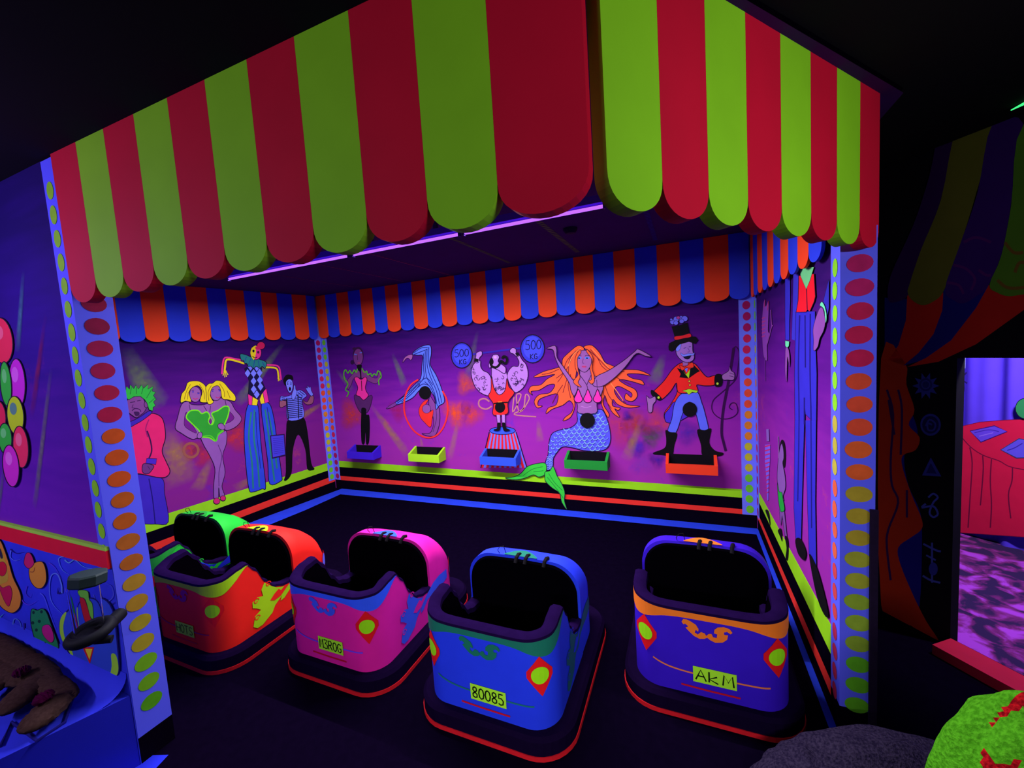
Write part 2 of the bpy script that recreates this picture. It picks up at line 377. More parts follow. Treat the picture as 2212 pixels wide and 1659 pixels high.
# ================================================================= black-light tubes under the booth ceiling
TUBE = emit('tube_glow', (176,96,255), 1.5); TUBEH = paint((70,10,200), .5, 0)
def uv_tube(label, x0, x1, y=-1.56, z=2.133):
    t = thing('ultraviolet_tube_light', label, 'light', (x0, y, z), 'ultraviolet tubes under the booth ceiling')
    m = MB(); m.box((x0,y-.018,z+.016),(x1,y+.018,z+.05), paint((90,40,235),.5,0)); rel(m, t.location).build('housing', t)
    m = MB(); m.tube([(x0+.01,y,z),(x1-.01,y,z)], .0085, TUBE, 10); rel(m, t.location).build('tube', t)
    m = MB()
    for xx in (x0+.004, x1-.004): m.box((xx-.004,y-.012,z-.012),(xx+.004,y+.012,z+.03), paint((60,30,120),.5,0))
    for xx in (x0+.15, x1-.15): m.box((xx-.01,y-.01,z+.05),(xx+.01,y+.01,H-.001), paint((60,30,120),.5,0))
    rel(m, t.location).build('end_cap', t)
uv_tube('ultraviolet tube, farthest left of the row behind the awning', .87, 2.005)
uv_tube('ultraviolet tube, middle one of the row behind the awning', 2.03, 2.78)
uv_tube('ultraviolet tube, farthest right of the row behind the awning', 2.80, 3.55)
m = MB(); p = Vector((3.216,-.903,H)); m.lathe([(0,-.035),(.03,-.032),(.045,-.012),(.045,-.001)], paint((20,6,40),.6,0), p)
tag(m.build('ceiling_sensor', smooth=True), 'small dark round sensor on the booth ceiling', 'sensor')

# ================================================================= open-topped catch boxes on the back wall
def catch_box(cx, z, label, col, inner, w=.375):
    d = .13; t = .022; x0, x1 = cx-w/2, cx+w/2; y0 = -d; h0, h1 = .075, .13
    o = thing('catch_box', label, 'box', (cx, 0, z), 'catch boxes under the target figures')
    pm = paint(col,.7,.08); im = paint((8,3,14),.9,0)
    m = MB()
    def wedge(xa, xb, mt):
        m.prism([(xa,-.001,z),(xa,y0,z),(xa,y0,z+h0),(xa,-.001,z+h1)], Vector((xb-xa,0,0)), mt)
    wedge(x0, x0+t, pm); wedge(x1-t, x1, pm); 
    m.box((x0+t,y0,z),(x1-t,y0+t,z+h0), pm); m.box((x0+t,y0+t,z),(x1-t,-.002,z+.012), im)
    rel(m, o.location).build('tray', o)
    m = MB(); m.box((x0+t,-.004,z+.012),(x1-t,-.001,z+h1-.004), im)
    m.box((x0+t,y0+t,z+.0125),(x1-t,y0+t+.002,z+h0-.012), im)
    rel(m, o.location).build('lining', o)
for k, (lab, col) in enumerate([('purple open box below the woman in the pink corset',(62,26,205)),('lime yellow open box below the figure in the hoop',(165,225,35)),('blue open box in front of the striped pedestal',(48,84,225)),('green open box under the mermaid tail',(28,140,48)),('orange red open box below the ringmaster boots',(240,60,30))]):
    catch_box(.54+.836*k, .408+.008*k, lab, col, None)
# ================================================================= bumper cars
HB, Y0, Y1, RF, RR = .285, .035, .80, .11, .20
def _perim():
    """right half of the rounded footprint, by arc length from the near centre to the far centre"""
    segs = []; u = 0
    L1 = HB-RF; L2 = RF*math.pi/2; L3 = (Y1-RR)-(Y0+RF); L4 = RR*math.pi/2; L5 = HB-RR
    return L1, L2, L3, L4, L5
_L = _perim(); UTOT = sum(_L)
def foot(u, off=0.0):
    s_ = 1 if u >= 0 else -1; a = abs(u); L1,L2,L3,L4,L5 = _L
    if a <= L1: x,y,nx,ny = a, Y0, 0,-1
    elif a <= L1+L2:
        t = (a-L1)/RF; x,y = HB-RF+RF*math.sin(t), Y0+RF-RF*math.cos(t); nx,ny = math.sin(t), -math.cos(t)
    elif a <= L1+L2+L3: x,y,nx,ny = HB, Y0+RF+(a-L1-L2), 1, 0
    elif a <= L1+L2+L3+L4:
        t = (a-L1-L2-L3)/RR; x,y = HB-RR+RR*math.cos(t), Y1-RR+RR*math.sin(t); nx,ny = math.cos(t), math.sin(t)
    else: x,y,nx,ny = max(0, HB-RR-(a-L1-L2-L3-L4)), Y1, 0, 1
    return s_*(x+nx*off), y+ny*off
UY = lambda y: _L[0]+_L[1]+(y-Y0-RF)           # arc position of a point on the straight side
YH = .475; UH = UY(YH)                          # where the far hood starts
KH = [(0,.43),(.12,.430),(.28,.440),(UY(.17),.462),(UY(.21),.468),(UY(.25),.42),(UY(.30),.33),(UY(.35),.272),(UY(.41),.250),(UY(.45),.246),(UH+.01,.246)]
def hgt(u):
    a = abs(u)
    for (a0,h0),(a1,h1) in zip(KH, KH[1:]):
        if a <= a1:
            t = (a-a0)/(a1-a0); t = t*t*(3-2*t); return h0+(h1-h0)*t
    return KH[-1][1]
def hood_top(y):
    K = [(YH,.505),(.54,.500),(.62,.465),(.70,.395),(.76,.30),(Y1,.20)]
    for (a0,h0),(a1,h1) in zip(K, K[1:]):
        if y <= a1+1e-6: t = (y-a0)/(a1-a0); return h0+(h1-h0)*t
    return K[-1][1]
def half_w(y):
    if y <= Y1-RR: return HB
    d = min(1, (y-(Y1-RR))/RR); return HB-RR+RR*math.sqrt(max(0,1-d*d))
def section(y, n=10, top=None, ins=0):
    """half cross-section of the hood from the right bottom up to the top centre"""
    w = half_w(y)-ins; t = (top or hood_top(y))-ins; r = min(.13, w*.8, max(.03,t-.12)); pts = [(w,.09),(w,(.09+t-r)/2),(w,t-r)]
    for i in range(1,n+1):
        a = math.pi/2*i/n; pts.append((w-r+r*math.cos(a), t-r+r*math.sin(a)))
    pts.append((0,t+.004)); return pts
def wrap_poly(mb, poly, col, off):
    """flat (arc, height) polygon cut into strips and wrapped round the footprint"""
    bm = bmesh.new(); vs = [bm.verts.new((p[0],p[1],0)) for p in poly]
    for t in tessellate_polygon([[Vector((p[0],p[1],0)) for p in poly]]):
        try: bm.faces.new([vs[i] for i in t])
        except ValueError: pass
    us = [p[0] for p in poly]; k0, k1 = int(min(us)/.018)-1, int(max(us)/.018)+1
    for k in range(k0, k1+1):
        bmesh.ops.bisect_plane(bm, geom=bm.verts[:]+bm.edges[:]+bm.faces[:], plane_co=(k*.018,0,0), plane_no=(1,0,0))
    bm.verts.index_update(); V = []
    for v in bm.verts:
        x, y = foot(v.co.x, off); V.append((x, y, v.co.y))
    F = []
    for f in bm.faces:
        idx = [v.index for v in f.verts]
        if f.normal.z < 0: idx = idx[::-1]
        F.append(tuple(idx))
    mb.add(V, F, paint(col,.55,.10,14,)); bm.free()
def wrap_line(mb, P, w, col, off, sm=True):
    Q = smooth_pts(P, False, 5) if sm else P
    V2, fs = ribbon2d(Q, w)
    for f in fs: wrap_poly(mb, [V2[i] for i in f], col, off)
def gloss(c): return paint(c,.5,.08,14)
SWOOSH = [(.37,.12),(.385,.17),(.42,.185),(.40,.205),(.378,.22),(.38,.25),(.41,.262),(.44,.25),(.435,.29),(.455,.325),(.49,.33),(.52,.31),(.55,.30),(.60,.265),(.66,.26),(.72,.27),(.80,.265),(.80,.215),(.72,.20),(.66,.205),(.60,.20),(.56,.17),(.535,.165),(.545,.19),(.50,.16),(.48,.13),(.45,.115),(.42,.10),(.39,.10)]
SWHOLE = [(.475,.205),(.50,.225),(.53,.24),(.545,.225),(.57,.24),(.60,.235),(.57,.215),(.54,.195),(.50,.19)]
EMBPX = [(552,735),(565,715),(590,716),(620,730),(655,752),(674,782),(670,800),(652,788),(646,808),(668,822),(690,802),(715,810),(728,828),(745,812),(765,812),(775,835),(800,838),(804,812),(782,806),(785,780),(810,762),(850,757),(890,770),(908,795),(895,806),(872,790),(850,795),(852,812),(878,814),(872,845),(840,868),(790,873),(755,857),(733,840),(715,850),(680,853),(640,834),(605,802),(580,776),(602,766),(578,748),(566,754)]
EMBL = [((x-735)/1990, .372-((y-(x-735)*.13)-800)/1750) for x, y in EMBPX]
def bumper_car(label, x, y, body, band, swoosh, emblem, line, plate, redline=(190,18,40), rot=0, text=(12,24,10)):
    t = thing('bumper_car', label, 'bumper car', (x, y, 0), 'small painted bumper cars'); t.rotation_euler = (0,0,rot)
    bm_, rimm, inn = gloss(body), paint((24,8,48),.9,.2,30,0), paint((4,2,7),.95,0,9,0)
    # --- base bumper
    def rr(hw, y0, y1, r, n=8):
        out = []
        for cx, cy, a0 in [(hw-r,y0+r,-90),(hw-r,y1-r,0),(-hw+r,y1-r,90),(-hw+r,y0+r,180)]:
            for i in range(n+1): a = math.radians(a0+90*i/n); out.append((cx+r*math.cos(a), cy+r*math.sin(a)))
        return out
    m = MB(); base = rr(.338,0,.86,.15); top = rr(.325,.012,.848,.14); n = len(base)
    dk = paint((17,6,34),.9,.2,30,0)
    m.add([(a,b,.016) for a,b in base]+[(a,b,.07) for a,b in base]+[(a,b,.084) for a,b in top], [(i,(i+1)%n,(i+1)%n+n,i+n) for i in range(n)]+[(i+n,(i+1)%n+n,(i+1)%n+2*n,i+2*n) for i in range(n)]+[tuple(range(2*n,3*n))], dk)
    m.build('base_bumper', t)
    m = MB(); lip = rr(.342,-.004,.864,.154)
    m.add([(a,b,0) for a,b in lip]+[(a,b,.018) for a,b in lip]+[(a,b,.0175) for a,b in base], [(i,(i+1)%n,(i+1)%n+n,i+n) for i in range(n)]+[(i+n,(i+1)%n+n,(i+1)%n+2*n,i+2*n) for i in range(n)]+[tuple(range(n))[::-1]], paint((205,22,34),.7,.2,20))
    tag(m.build('bumper_edge', t), 'thin red edge round the foot of the bumper')
    # --- tub wall
    us = [-UH+2*UH*i/120 for i in range(121)]
    m = MB(); V = []; F = []; rows = 6
    for u in us:
        a, b = foot(u); h = hgt(u)
        for k in range(rows+1): V.append((a, b, .084+(h-.084)*k/rows))
    for i in range(120):
        for k in range(rows): q = i*(rows+1)+k; F.append((q, q+rows+1, q+rows+2, q+1))
    m.add(V, F, bm_)
    body_o = m.build('body', t, smooth=True)
    # inner wall and floor
    m = MB(); V = []; F = []
    for u in us:
        a, b = foot(u, -.052); V += [(a,b,hgt(u)-.002),(a,b,.10)]
    for i in range(120): F.append((2*i,2*i+2,2*i+3,2*i+1))
    m.add(V, F, inn); k = len(us); m.add([V[2*i+1] for i in range(k)], [tuple(range(k))], inn); m.build('cockpit', t)
    # padded rim
    m = MB(); V = []; F = []
    for u in us:
        h = hgt(u)
        for off, dz in ((.002,-.006),(.0,.006),(-.012,.012),(-.038,.012),(-.052,.002),(-.054,-.02)):
            a, b = foot(u, off); V.append((a,b,h+dz))
    for i in range(120):
        for q in range(5): z_ = i*6+q; F.append((z_, z_+6, z_+7, z_+1))
    m.add(V, F, rimm); tag(m.build('padded_rim', t, smooth=True), 'dark purple padded rim')
    # --- far hood
    ys = [YH+(Y1-YH)*i/16 for i in range(17)]; m = MB(); V = []; F = []
    for yy in ys:
        sec = section(yy); sec = sec+[(-a,b) for a,b in sec[::-1][1:]]; V += [(a,yy,b) for a,b in sec]; ns = len(sec)
    for i in range(16):
        for q in range(ns-1): z_ = i*ns+q; F.append((z_, z_+1, z_+ns+1, z_+ns))
    V0 = len(V); F.append(tuple(16*ns+q for q in range(ns)))
    # lip thickness at the opening
    s0 = section(YH); s0 = s0+[(-a,b) for a,b in s0[::-1][1:]]; s1 = section(YH, ins=.012); s1 = s1+[(-a,b) for a,b in s1[::-1][1:]]
    V += [(a,YH,b) for a,b in s0]+[(a,YH-.002,b) for a,b in s1]
    for q in range(ns-1): F.append((V0+q, V0+ns+q, V0+ns+q+1, V0+q+1))
    m.add(V, F, bm_); m.build('hood', t, smooth=True)
    # seat back that fills the hood opening
    m = MB(); V = [(a,YH-.0025,b) for a,b in s1]+[(a*.985,YH-.014,b-.006) for a,b in s1]; F = [tuple(ns+q for q in range(ns))[::-1]]
    for q in range(ns-1): F.append((q, q+1, ns+q+1, ns+q))
    m.add(V, F, paint((3,2,5),.95,0,9,0)); m.build('seat_back', t)
    # seat cushion
    m = MB(); m.box((-.2,.30,.101),(.2,.42,.17), paint((3,2,5),.95,0,9,0)); m.build('seat', t)
    # --- painted band under the rim with a wavy lower edge
    m = MB(); up = []; lo = []
    for i in range(81):
        u = -.42+.84*i/80; a = abs(u); h = hgt(u)-.004
        d = .024+.042*math.exp(-((a-.27)/.085)**2); d *= 1 if a < .36 else max(.06, 1-(a-.36)/.062)
        up.append((u,h)); lo.append((u,h-d))
    for i in range(80): wrap_poly(m, [lo[i],lo[i+1],up[i+1],up[i]], band, .0022)
    m.build('painted_band', t)
    # --- headlights
    for s_ in (-1,1):
        m = MB(); u = s_*.238; z = .298; q = [(u,z+.078),(u+.05,z+.018),(u+.05,z-.006),(u+.004,z-.08),(u-.05,z-.006),(u-.05,z+.018)]
        wrap_poly(m, q, (222,20,30), .003)
        h_ = m.build('headlight', t); tag(h_, 'red diamond headlight with a lime disc')
        m = MB(); wrap_poly(m, ell(u,z+.004,.0335,.0335,20), (150,228,20), .0045); m.build('lens', h_)
    # --- nose emblem, thin lines and number plate
    m = MB(); wrap_poly(m, [(a*1.0,b-.012) for a,b in EMBL], emblem, .003); m.build('scroll_emblem', t)
    m = MB(); wrap_line(m, [(-.205,.205),(-.15,.185),(-.08,.176),(0,.175),(.08,.174),(.15,.176),(.21,.180)], .0065, line, .003)
    m.build('pinstripe', t)
    m = MB(); wrap_line(m, [(-.10,.118),(.0,.115),(.11,.115)], .0075, redline, .003, False); m.build('lower_stripe', t)
    m = MB(); wrap_poly(m, [(-.055,.143),(.098,.143),(.098,.208),(-.055,.208)], (165,235,45), .0045)
    pl = m.build('number_plate', t)
    m = MB()
    for st in text_strokes(plate, -.046, .154, .134, .043, .28):
        wrap_line(m, st, .0058, text, .0056, False)
    m.build('lettering', pl)
    # --- side scroll work
    for s_ in (-1,1):
        m = MB(); off = .04
        wrap_poly(m, [(s_*(a+off),min(b+.005,(hgt(a+off)-.012) if a+off < UH else 1)) for a,b in SWOOSH][::s_], swoosh, .003)
        so = m.build('side_scroll', t)
        m = MB(); wrap_poly(m, [(s_*(a+off),b+.005) for a,b in SWHOLE][::s_], body, .0042)
        for (cx, cz) in ((.395,.155),(.40,.245),(.475,.30)):
            wrap_line(m, [(s_*(cx+off+.016*math.cos(a)*(1-a/9)), cz+.005+.016*math.sin(a)*(1-a/9)) for a in [i*.6 for i in range(12)]], .0045, body, .0045)
        m.build('scroll_detail', so)
        # far tail lamp
        m = MB(); u = s_*(UTOT-_L[4]-.19); wrap_poly(m, [(u,.30),(u+.045,.235),(u,.16),(u-.045,.235)], (200,18,30), .003)
        tl = m.build('tail_lamp', t); m = MB(); wrap_poly(m, ell(u,.235,.027,.038,18), (110,110,255), .0045); m.build('lens', tl)
    # coloured patch on the top front edge of the hood, black straps and a thin wire loop
    m = MB()
    for i in range(10):
        a0, a1 = -.085+.17*i/10, -.085+.17*(i+1)/10; d0 = .05*math.sin(math.pi*i/10)+.008; d1 = .05*math.sin(math.pi*(i+1)/10)+.008
        m.add([(a0,YH-.002,.5115),(a1,YH-.002,.5115),(a1,YH+d1,.5105),(a0,YH+d0,.5105)], [(0,1,2,3)], gloss(band))
    m.build('hood_patch', t)
    for sx in (-.012, .035, .13):
        m = MB(); z_ = section(YH+.02)[-1][1]; r0 = .012
        m.tube([(sx-.006,YH-.02,.485),(sx-.004,YH-.008,.506),(sx,YH+.008,.514),(sx+.003,YH+.024,.508)], .009, paint((6,3,9),.8,0), 8)
        m.build('strap', t)
    m = MB(); m.tube([(-.115,YH+.012,.506),(-.118,YH+.0,.525),(-.105,YH-.004,.545),(-.086,YH+.004,.548),(-.078,YH+.012,.506)], .0018, paint((10,12,10),.6,0), 6); m.build('wire_loop', t)
    return t
YG = (160,214,24)
bumper_car('purple bumper car with an orange band and plate AKM, farthest right', 3.925,-1.925, (54,22,190), (240,120,34), (240,120,34), (238,118,34), (225,120,70), 'AkM')
bumper_car('blue bumper car with a dark green band and plate 80085', 3.118,-2.287, (34,58,222), (24,110,88), (30,90,110), (22,110,84), (28,110,110), '80085')
bumper_car('hot pink bumper car with a blue band and plate M3R0G', 2.288,-2.273, (222,30,150), (48,88,240), (58,84,220), (60,84,230), (110,60,230), 'M3R0G')
bumper_car('orange red bumper car with lime bands and an olive plate, beside the pink one', 1.442,-2.425, (235,36,28), YG, YG, (150,10,90), (150,20,70), 'H0TS', text=(90,120,20))
bumper_car('green bumper car with blue scrollwork, mostly hidden behind the orange one', .752,-2.37, (34,185,52), (34,150,52), (30,40,200), (30,40,200), (30,40,200), '1')
# ================================================================= painted figures
C3, C4, C5, C6 = (240,700,3.686), (680,680,3.95), (1080,650,3.53), (1600,480,2.675)
SK = (150,88,160); BLK = (6,3,10); PALE = (120,130,255)
G_ACT = 'circus performers painted on the booth walls'
# soft sprayed light beams and splotches belong to the wall itself
def beam(pl, crop, a, b, w0, w1, c, op, par, fade=(.2,1,.9)):
    ox, oy, k = crop; A = pl.at(ox+a[0]/k, oy+a[1]/k); B = pl.at(ox+b[0]/k, oy+b[1]/k)
    d = (B-A); dl = d.length; d.normalize(); s_ = d.cross(pl.n).normalized(); off = pl.n*.0016
    rows = 9; V = []; cov = []
    for i in range(rows):
        t = i/(rows-1); w = w0+(w1-w0)*t; c_ = A+d*dl*t+off
        f = fade[0]+(fade[1]-fade[0])*min(1,t*2) if t < .5 else fade[1]+(fade[2]-fade[1])*(t-.5)*2
        for q, cv in ((-1,0),(-.45,.8),(0,1),(.45,.8),(1,0)): V.append(c_+s_*w*q/2); cov.append(cv*f*math.sin(math.pi*t)**.7)
    F = [(i*5+j,i*5+j+1,(i+1)*5+j+1,(i+1)*5+j) for i in range(rows-1) for j in range(4)]
    m = MB().add(V, F, soft(c,op)); o = m.build('sprayed_beam', par)
    at = o.data.color_attributes.new('cov','FLOAT_COLOR','POINT')
    for i, cv in enumerate(cov): at.data[i].color = (cv,cv,cv,1)
    return o
wb, wl, wr, wf = (bpy.data.objects[n] for n in ('wall_back','wall_left','wall_right','wall_front'))
YB = (190,140,60); GB = (120,140,90)
for a,b,w0,w1,c,op in [((660,330),(770,600),.05,.12,GB,.4),((470,760),(800,1200),.06,.14,YB,.45),((180,470),(330,640),.05,.1,GB,.3),((1390,130),(1300,560),.04,.12,GB,.25),((1230,880),(1150,1240),.05,.1,YB,.3),((900,1040),(920,1130),.02,.06,YB,.3)]:
    beam(P_BACK, C4, a, b, w0, w1, c, op, wb)
for a,b,w0,w1,c,op in [((1250,400),(1170,640),.05,.14,GB,.4),((1080,900),(960,1220),.05,.12,YB,.4),((290,900),(310,1080),.04,.1,YB,.25)]:
    beam(P_BACK, C5, a, b, w0, w1, c, op, wb)
for a,b,w0,w1,c,op in [((110,180),(370,680),.10,.26,GB,.5),((420,790),(590,1280),.12,.3,YB,.45),((1370,150),(1000,650),.05,.14,GB,.55),((800,1060),(680,1330),.05,.14,YB,.4),((1700,620),(1480,760),.04,.1,YB,.45),((1170,1200),(980,1320),.05,.12,YB,.3)]:
    beam(P_LEFT, C3, a, b, w0, w1, c, op, wl)
def splotch(pl, crop, cx, cy, r, c, op, par):
    ox, oy, k = crop; A = pl.at(ox+cx/k, oy+cy/k)+pl.n*.0015; n = 18; V = [A]; cov = [1.0]
    for ring, cv in ((.5,.6),(1,0)):
        for i in range(n):
            a = 2*math.pi*i/n; V.append(A+(pl.u*math.cos(a)+Z*math.sin(a))*r*ring*(1+.2*math.sin(3*a+cx))); cov.append(cv)
    F = [(0,1+i,1+(i+1)%n) for i in range(n)]+[(1+i,1+n+i,1+n+(i+1)%n,1+(i+1)%n) for i in range(n)]
    o = MB().add(V, F, soft(c,op)).build('sprayed_splotch', par)
    at = o.data.color_attributes.new('cov','FLOAT_COLOR','POINT')
    for i, cv in enumerate(cov): at.data[i].color = (cv,cv,cv,1)
for cx,cy,r,c,op in [(310,850,.2,(215,60,50),.7),(710,820,.13,(190,30,90),.5),(1290,590,.13,(225,80,30),.6),(1200,840,.17,(235,80,30),.7),(1340,850,.14,(225,70,40),.6)]:
    splotch(P_BACK, C4, cx, cy, r, c, op, wb)
for cx,cy,r,c,op in [(930,960,.2,(215,60,90),.5),(1040,930,.13,(225,80,60),.5),(1150,1030,.11,(60,90,60),.6),(1190,920,.13,(225,70,60),.45),(1050,1110,.1,(70,40,190),.6),(970,880,.05,(70,40,190),.7),(1440,1000,.12,(80,40,180),.5),(1200,1210,.08,(50,30,170),.6),(1090,1240,.12,(150,60,200),.4)]:
    splotch(P_BACK, C5, cx, cy, r, c, op, wb)
for cx,cy,r,c,op in [(640,1000,.1,(190,60,60),.7),(1000,900,.16,(205,50,60),.7),(960,780,.12,(190,50,90),.5),(740,1050,.1,(205,50,60),.6)]:
    splotch(P_LEFT, C3, cx, cy, r, c, op, wl)
def curl(pl, crop, P, w, c, par, closed=False):
    ox, oy, k = crop; V2, fs = ribbon2d(smooth_pts(P, closed), w, closed)
    MB().add([pl.at(ox+x/k, oy+y/k)+pl.n*.002 for x,y in V2], fs, paint(c)).build('painted_curl', par)
curl(P_LEFT, C3, ell(635,1005,58,55,20), 20, (150,85,70), wl, True)
curl(P_BACK, C4, [(1490,740),(1450,715),(1405,730),(1405,780),(1460,805),(1510,780)], 13, (180,110,120), wb)
curl(P_BACK, C4, [(1700,700),(1690,830),(1740,740),(1760,680),(1720,690),(1750,830),(1830,720),(1800,680),(1780,800),(1700,850),(1890,870)], 10, (185,120,120), wb)

# --- left wall
f = Fig('painted_figure', 'painted man with spiky green hair and long pink coat, left wall beside the post', 'mural figure', P_LEFT, C3, G_ACT)
f.part('trousers').p((62,38,180), [(60,1180),(210,1195),(400,1225),(425,1350),(455,1575),(350,1592),(255,1592),(150,1600),(80,1500)], 5).l((30,14,110),[(300,1230),(330,1400),(350,1590)],9)
f.part('coat').p((225,32,105), [(300,712),(370,722),(415,770),(432,900),(405,1010),(435,1090),(468,1170),(440,1215),(380,1222),(290,1205),(200,1190),(60,1195),(70,900),(120,800),(230,750)], 7)
f.l((60,6,70),[(285,850),(312,930),(322,1010),(300,1070)],12).l((150,20,100),[(300,760),(275,830),(290,900)],8)
f.part('cuff').p((72,38,190),[(283,1068),(362,1072),(355,1118),(275,1108)],5,sm=False)
f.part('hand').p((108,50,120),[(260,1110),(335,1125),(332,1150),(300,1188),(262,1190),(245,1160)],5).l((60,20,80),[(290,1130),(310,1160)],4)
f.part('collar').p((60,34,170),[(235,735),(300,692),(322,708),(250,765),(190,800),(120,835),(130,790),(190,760)],5)
f.part('head').p((128,66,138),[(120,620),(150,590),(180,580),(235,565),(268,620),(282,655),(262,700),(225,730),(200,745),(160,722),(128,690)],5)
f.l((60,16,80),[(165,690),(190,672),(225,680),(235,700)],7).l((50,14,70),[(150,625),(190,618)],6).l((50,14,70),[(205,612),(235,608)],5).l((70,20,90),[(175,640),(165,665),(185,668)],5).p((60,20,80),[(180,700),(220,700),(222,725),(195,732)]).e((120,60,130),278,640,16,26,4)
f.part('hair').p((46,188,62),[(120,590),(112,540),(120,495),(145,520),(150,482),(180,515),(195,486),(215,518),(240,484),(255,512),(292,480),(290,518),(332,496),(325,535),(352,542),(335,570),(357,598),(335,620),(352,650),(332,662),(330,692),(300,682),(285,632),(265,602),(230,575),(180,578),(140,602)],4,sm=False)
for q in [((150,560),(160,500)),((200,555),(200,500)),((240,555),(255,500)),((280,590),(320,520)),((300,630),(345,590))]: f.l((30,110,50),q,5,sm=False)
f.done()

f = Fig('painted_figure', 'painted yellow haired twins sharing one green costume, on the left wall', 'mural figure', P_LEFT, C3, G_ACT)
f.part('legs').p((142,84,165),[(720,890),(850,880),(915,850),(917,950),(887,1050),(907,1180),(882,1290),(902,1365),(868,1385),(856,1300),(852,1390),(820,1392),(815,1290),(825,1150),(780,1040),(735,960)],5).l((80,30,100),[(850,960),(880,1050),(858,1180),(858,1290)],5)
f.part('body').p((146,86,160),[(560,640),(610,615),(640,640),(745,640),(860,590),(900,600),(950,620),(985,680),(1038,750),(1000,812),(925,847),(870,835),(690,905),(640,915),(560,870),(510,828),(530,740)],5)
f.p((112,24,128),[(598,700),(580,790),(605,832),(680,868),(640,790)],3).p((112,24,128),[(930,690),(978,745),(935,785),(885,790),(925,750)],3)
f.l((70,24,90),[(620,640),(630,690)],5).l((70,24,90),[(735,650),(760,690)],5).l((70,24,90),[(790,650),(785,700)],5).l((70,24,90),[(905,600),(915,650)],5)
f.part('costume').p((44,160,44),[(597,742),(628,692),(690,688),(720,713),(760,700),(783,730),(775,770),(800,802),(818,762),(800,712),(850,688),(900,655),(937,667),(925,742),(882,838),(892,850),(850,882),(832,932),(780,905),(720,897),(700,850),(640,790)],9,lc=(120,240,30))
f.p((118,26,130),[(790,745),(806,775),(790,802),(772,775)],6,lc=(120,240,30)).l((80,210,40),[(720,895),(790,890),(835,930),(850,880),(890,848)],9)
f.part('hand').p((150,92,165),[(690,870),(715,860),(725,885),(710,910),(685,905)],4).p((150,92,165),[(850,800),(880,790),(905,820),(890,842),(855,830)],4)
f.part('head').e((150,88,160),668,560,46,62,4).l((70,30,110),[(640,530),(658,526)],5).l((70,30,110),[(685,545),(705,550)],5).l((190,40,110),[(650,590),(668,598),(688,590)],6).e((60,50,180),650,540,7,5).e((60,50,180),692,552,7,5)
f.part('head').e((150,88,160),832,548,46,62,4).l((70,30,110),[(795,525),(815,520)],5).l((70,30,110),[(850,520),(870,526)],5).l((190,40,110),[(830,580),(850,588),(866,578)],6).e((60,50,180),806,534,7,5).e((60,50,180),860,532,7,5)
f.part('hair').p((232,212,26),[(552,625),(558,560),(588,520),(608,466),(660,453),(712,462),(752,500),(768,560),(756,600),(772,622),(706,617),(722,540),(692,492),(645,505),(618,545),(632,600),(632,620),(590,612)],4)
for q in [((580,600),(600,530),(630,480)),((740,600),(735,540),(700,480)),((605,600),(612,540))]: f.l((150,120,20),q,5)
f.part('hair').p((232,212,26),[(755,545),(750,505),(775,475),(805,472),(838,449),(890,464),(940,520),(985,572),(982,612),(930,602),(882,592),(870,530),(850,492),(805,505),(785,560),(800,600),(812,622),(780,640),(758,612)],4)
for q in [((900,580),(895,530),(860,475)),((945,590),(920,530)),((775,610),(770,540),(795,490))]: f.l((150,120,20),q,5)
f.part('shoe').e((212,36,110),838,1408,26,24,4)
f.part('shoe').e((212,36,110),888,1386,22,20,4)
f.done()

f = Fig('painted_figure', 'painted stilt clown with chequered body and long striped blue trousers, on the left wall', 'mural figure', P_LEFT, C3, G_ACT)
f.part('trousers').p((44,72,212),[(1088,645),(1165,640),(1182,820),(1197,1000),(1230,1290),(1200,1312),(1130,1336),(1096,1312),(1070,1100),(1058,850)],6).p((44,72,212),[(1195,640),(1260,635),(1297,760),(1322,950),(1357,1200),(1350,1250),(1262,1272),(1246,1100),(1215,850)],6)
for q in [((1115,700),(1095,900),(1120,1100),(1130,1310)),((1140,680),(1135,900),(1165,1100),(1180,1300)),((1225,680),(1255,900),(1280,1100),(1300,1255)),((1250,700),(1285,900),(1320,1150))]: f.l((38,128,118),q,13)
for q in [((1150,700),(1160,900),(1190,1150)),((1240,660),(1270,850),(1300,1050))]: f.l((24,34,130),q,5)
f.part('shorts').p((236,44,150),[(1088,555),(1125,575),(1120,645),(1092,642)],4,sm=False).p((238,218,30),[(1125,575),(1170,600),(1160,648),(1120,645)],4,sm=False).p((238,218,30),[(1180,600),(1205,540),(1222,630),(1190,636)],4,sm=False).p((236,44,150),[(1205,540),(1235,515),(1256,620),(1222,630)],4,sm=False)
f.part('leotard').p((18,10,60),[(1060,355),(1090,335),(1200,350),(1190,430),(1227,515),(1165,602),(1090,557),(1097,450)],4,sm=False)
for cx,cy in [(1085,392),(1132,392),(1180,388),(1108,340),(1158,345),(1132,455),(1182,446),(1110,420),(1133,520),(1187,498),(1157,560)]:
    if (cx,cy) in ((1110,420),): continue
    f.p(PALE,[(cx,cy-33),(cx+23,cy),(cx,cy+33),(cx-23,cy)],0,sm=False)
f.part('arm').l((236,50,140),[(1050,290),(985,278),(905,268),(885,330),(880,400)],13).l((238,218,30),[(1060,315),(985,292),(918,284),(905,340),(900,385)],15)
for q in [((900,375),(888,412)),((903,378),(902,425)),((908,375),(915,420)),((910,370),(928,405))]: f.l((238,218,30),q,6,sm=False)
f.part('arm').l((236,50,140),[(1230,325),(1325,335),(1345,400),(1350,445)],12).l((238,218,30),[(1228,345),(1310,352),(1328,400),(1330,440)],13).l((238,218,30),[(1330,430),(1328,455)],6,sm=False).l((238,218,30),[(1333,430),(1342,452)],5,sm=False)
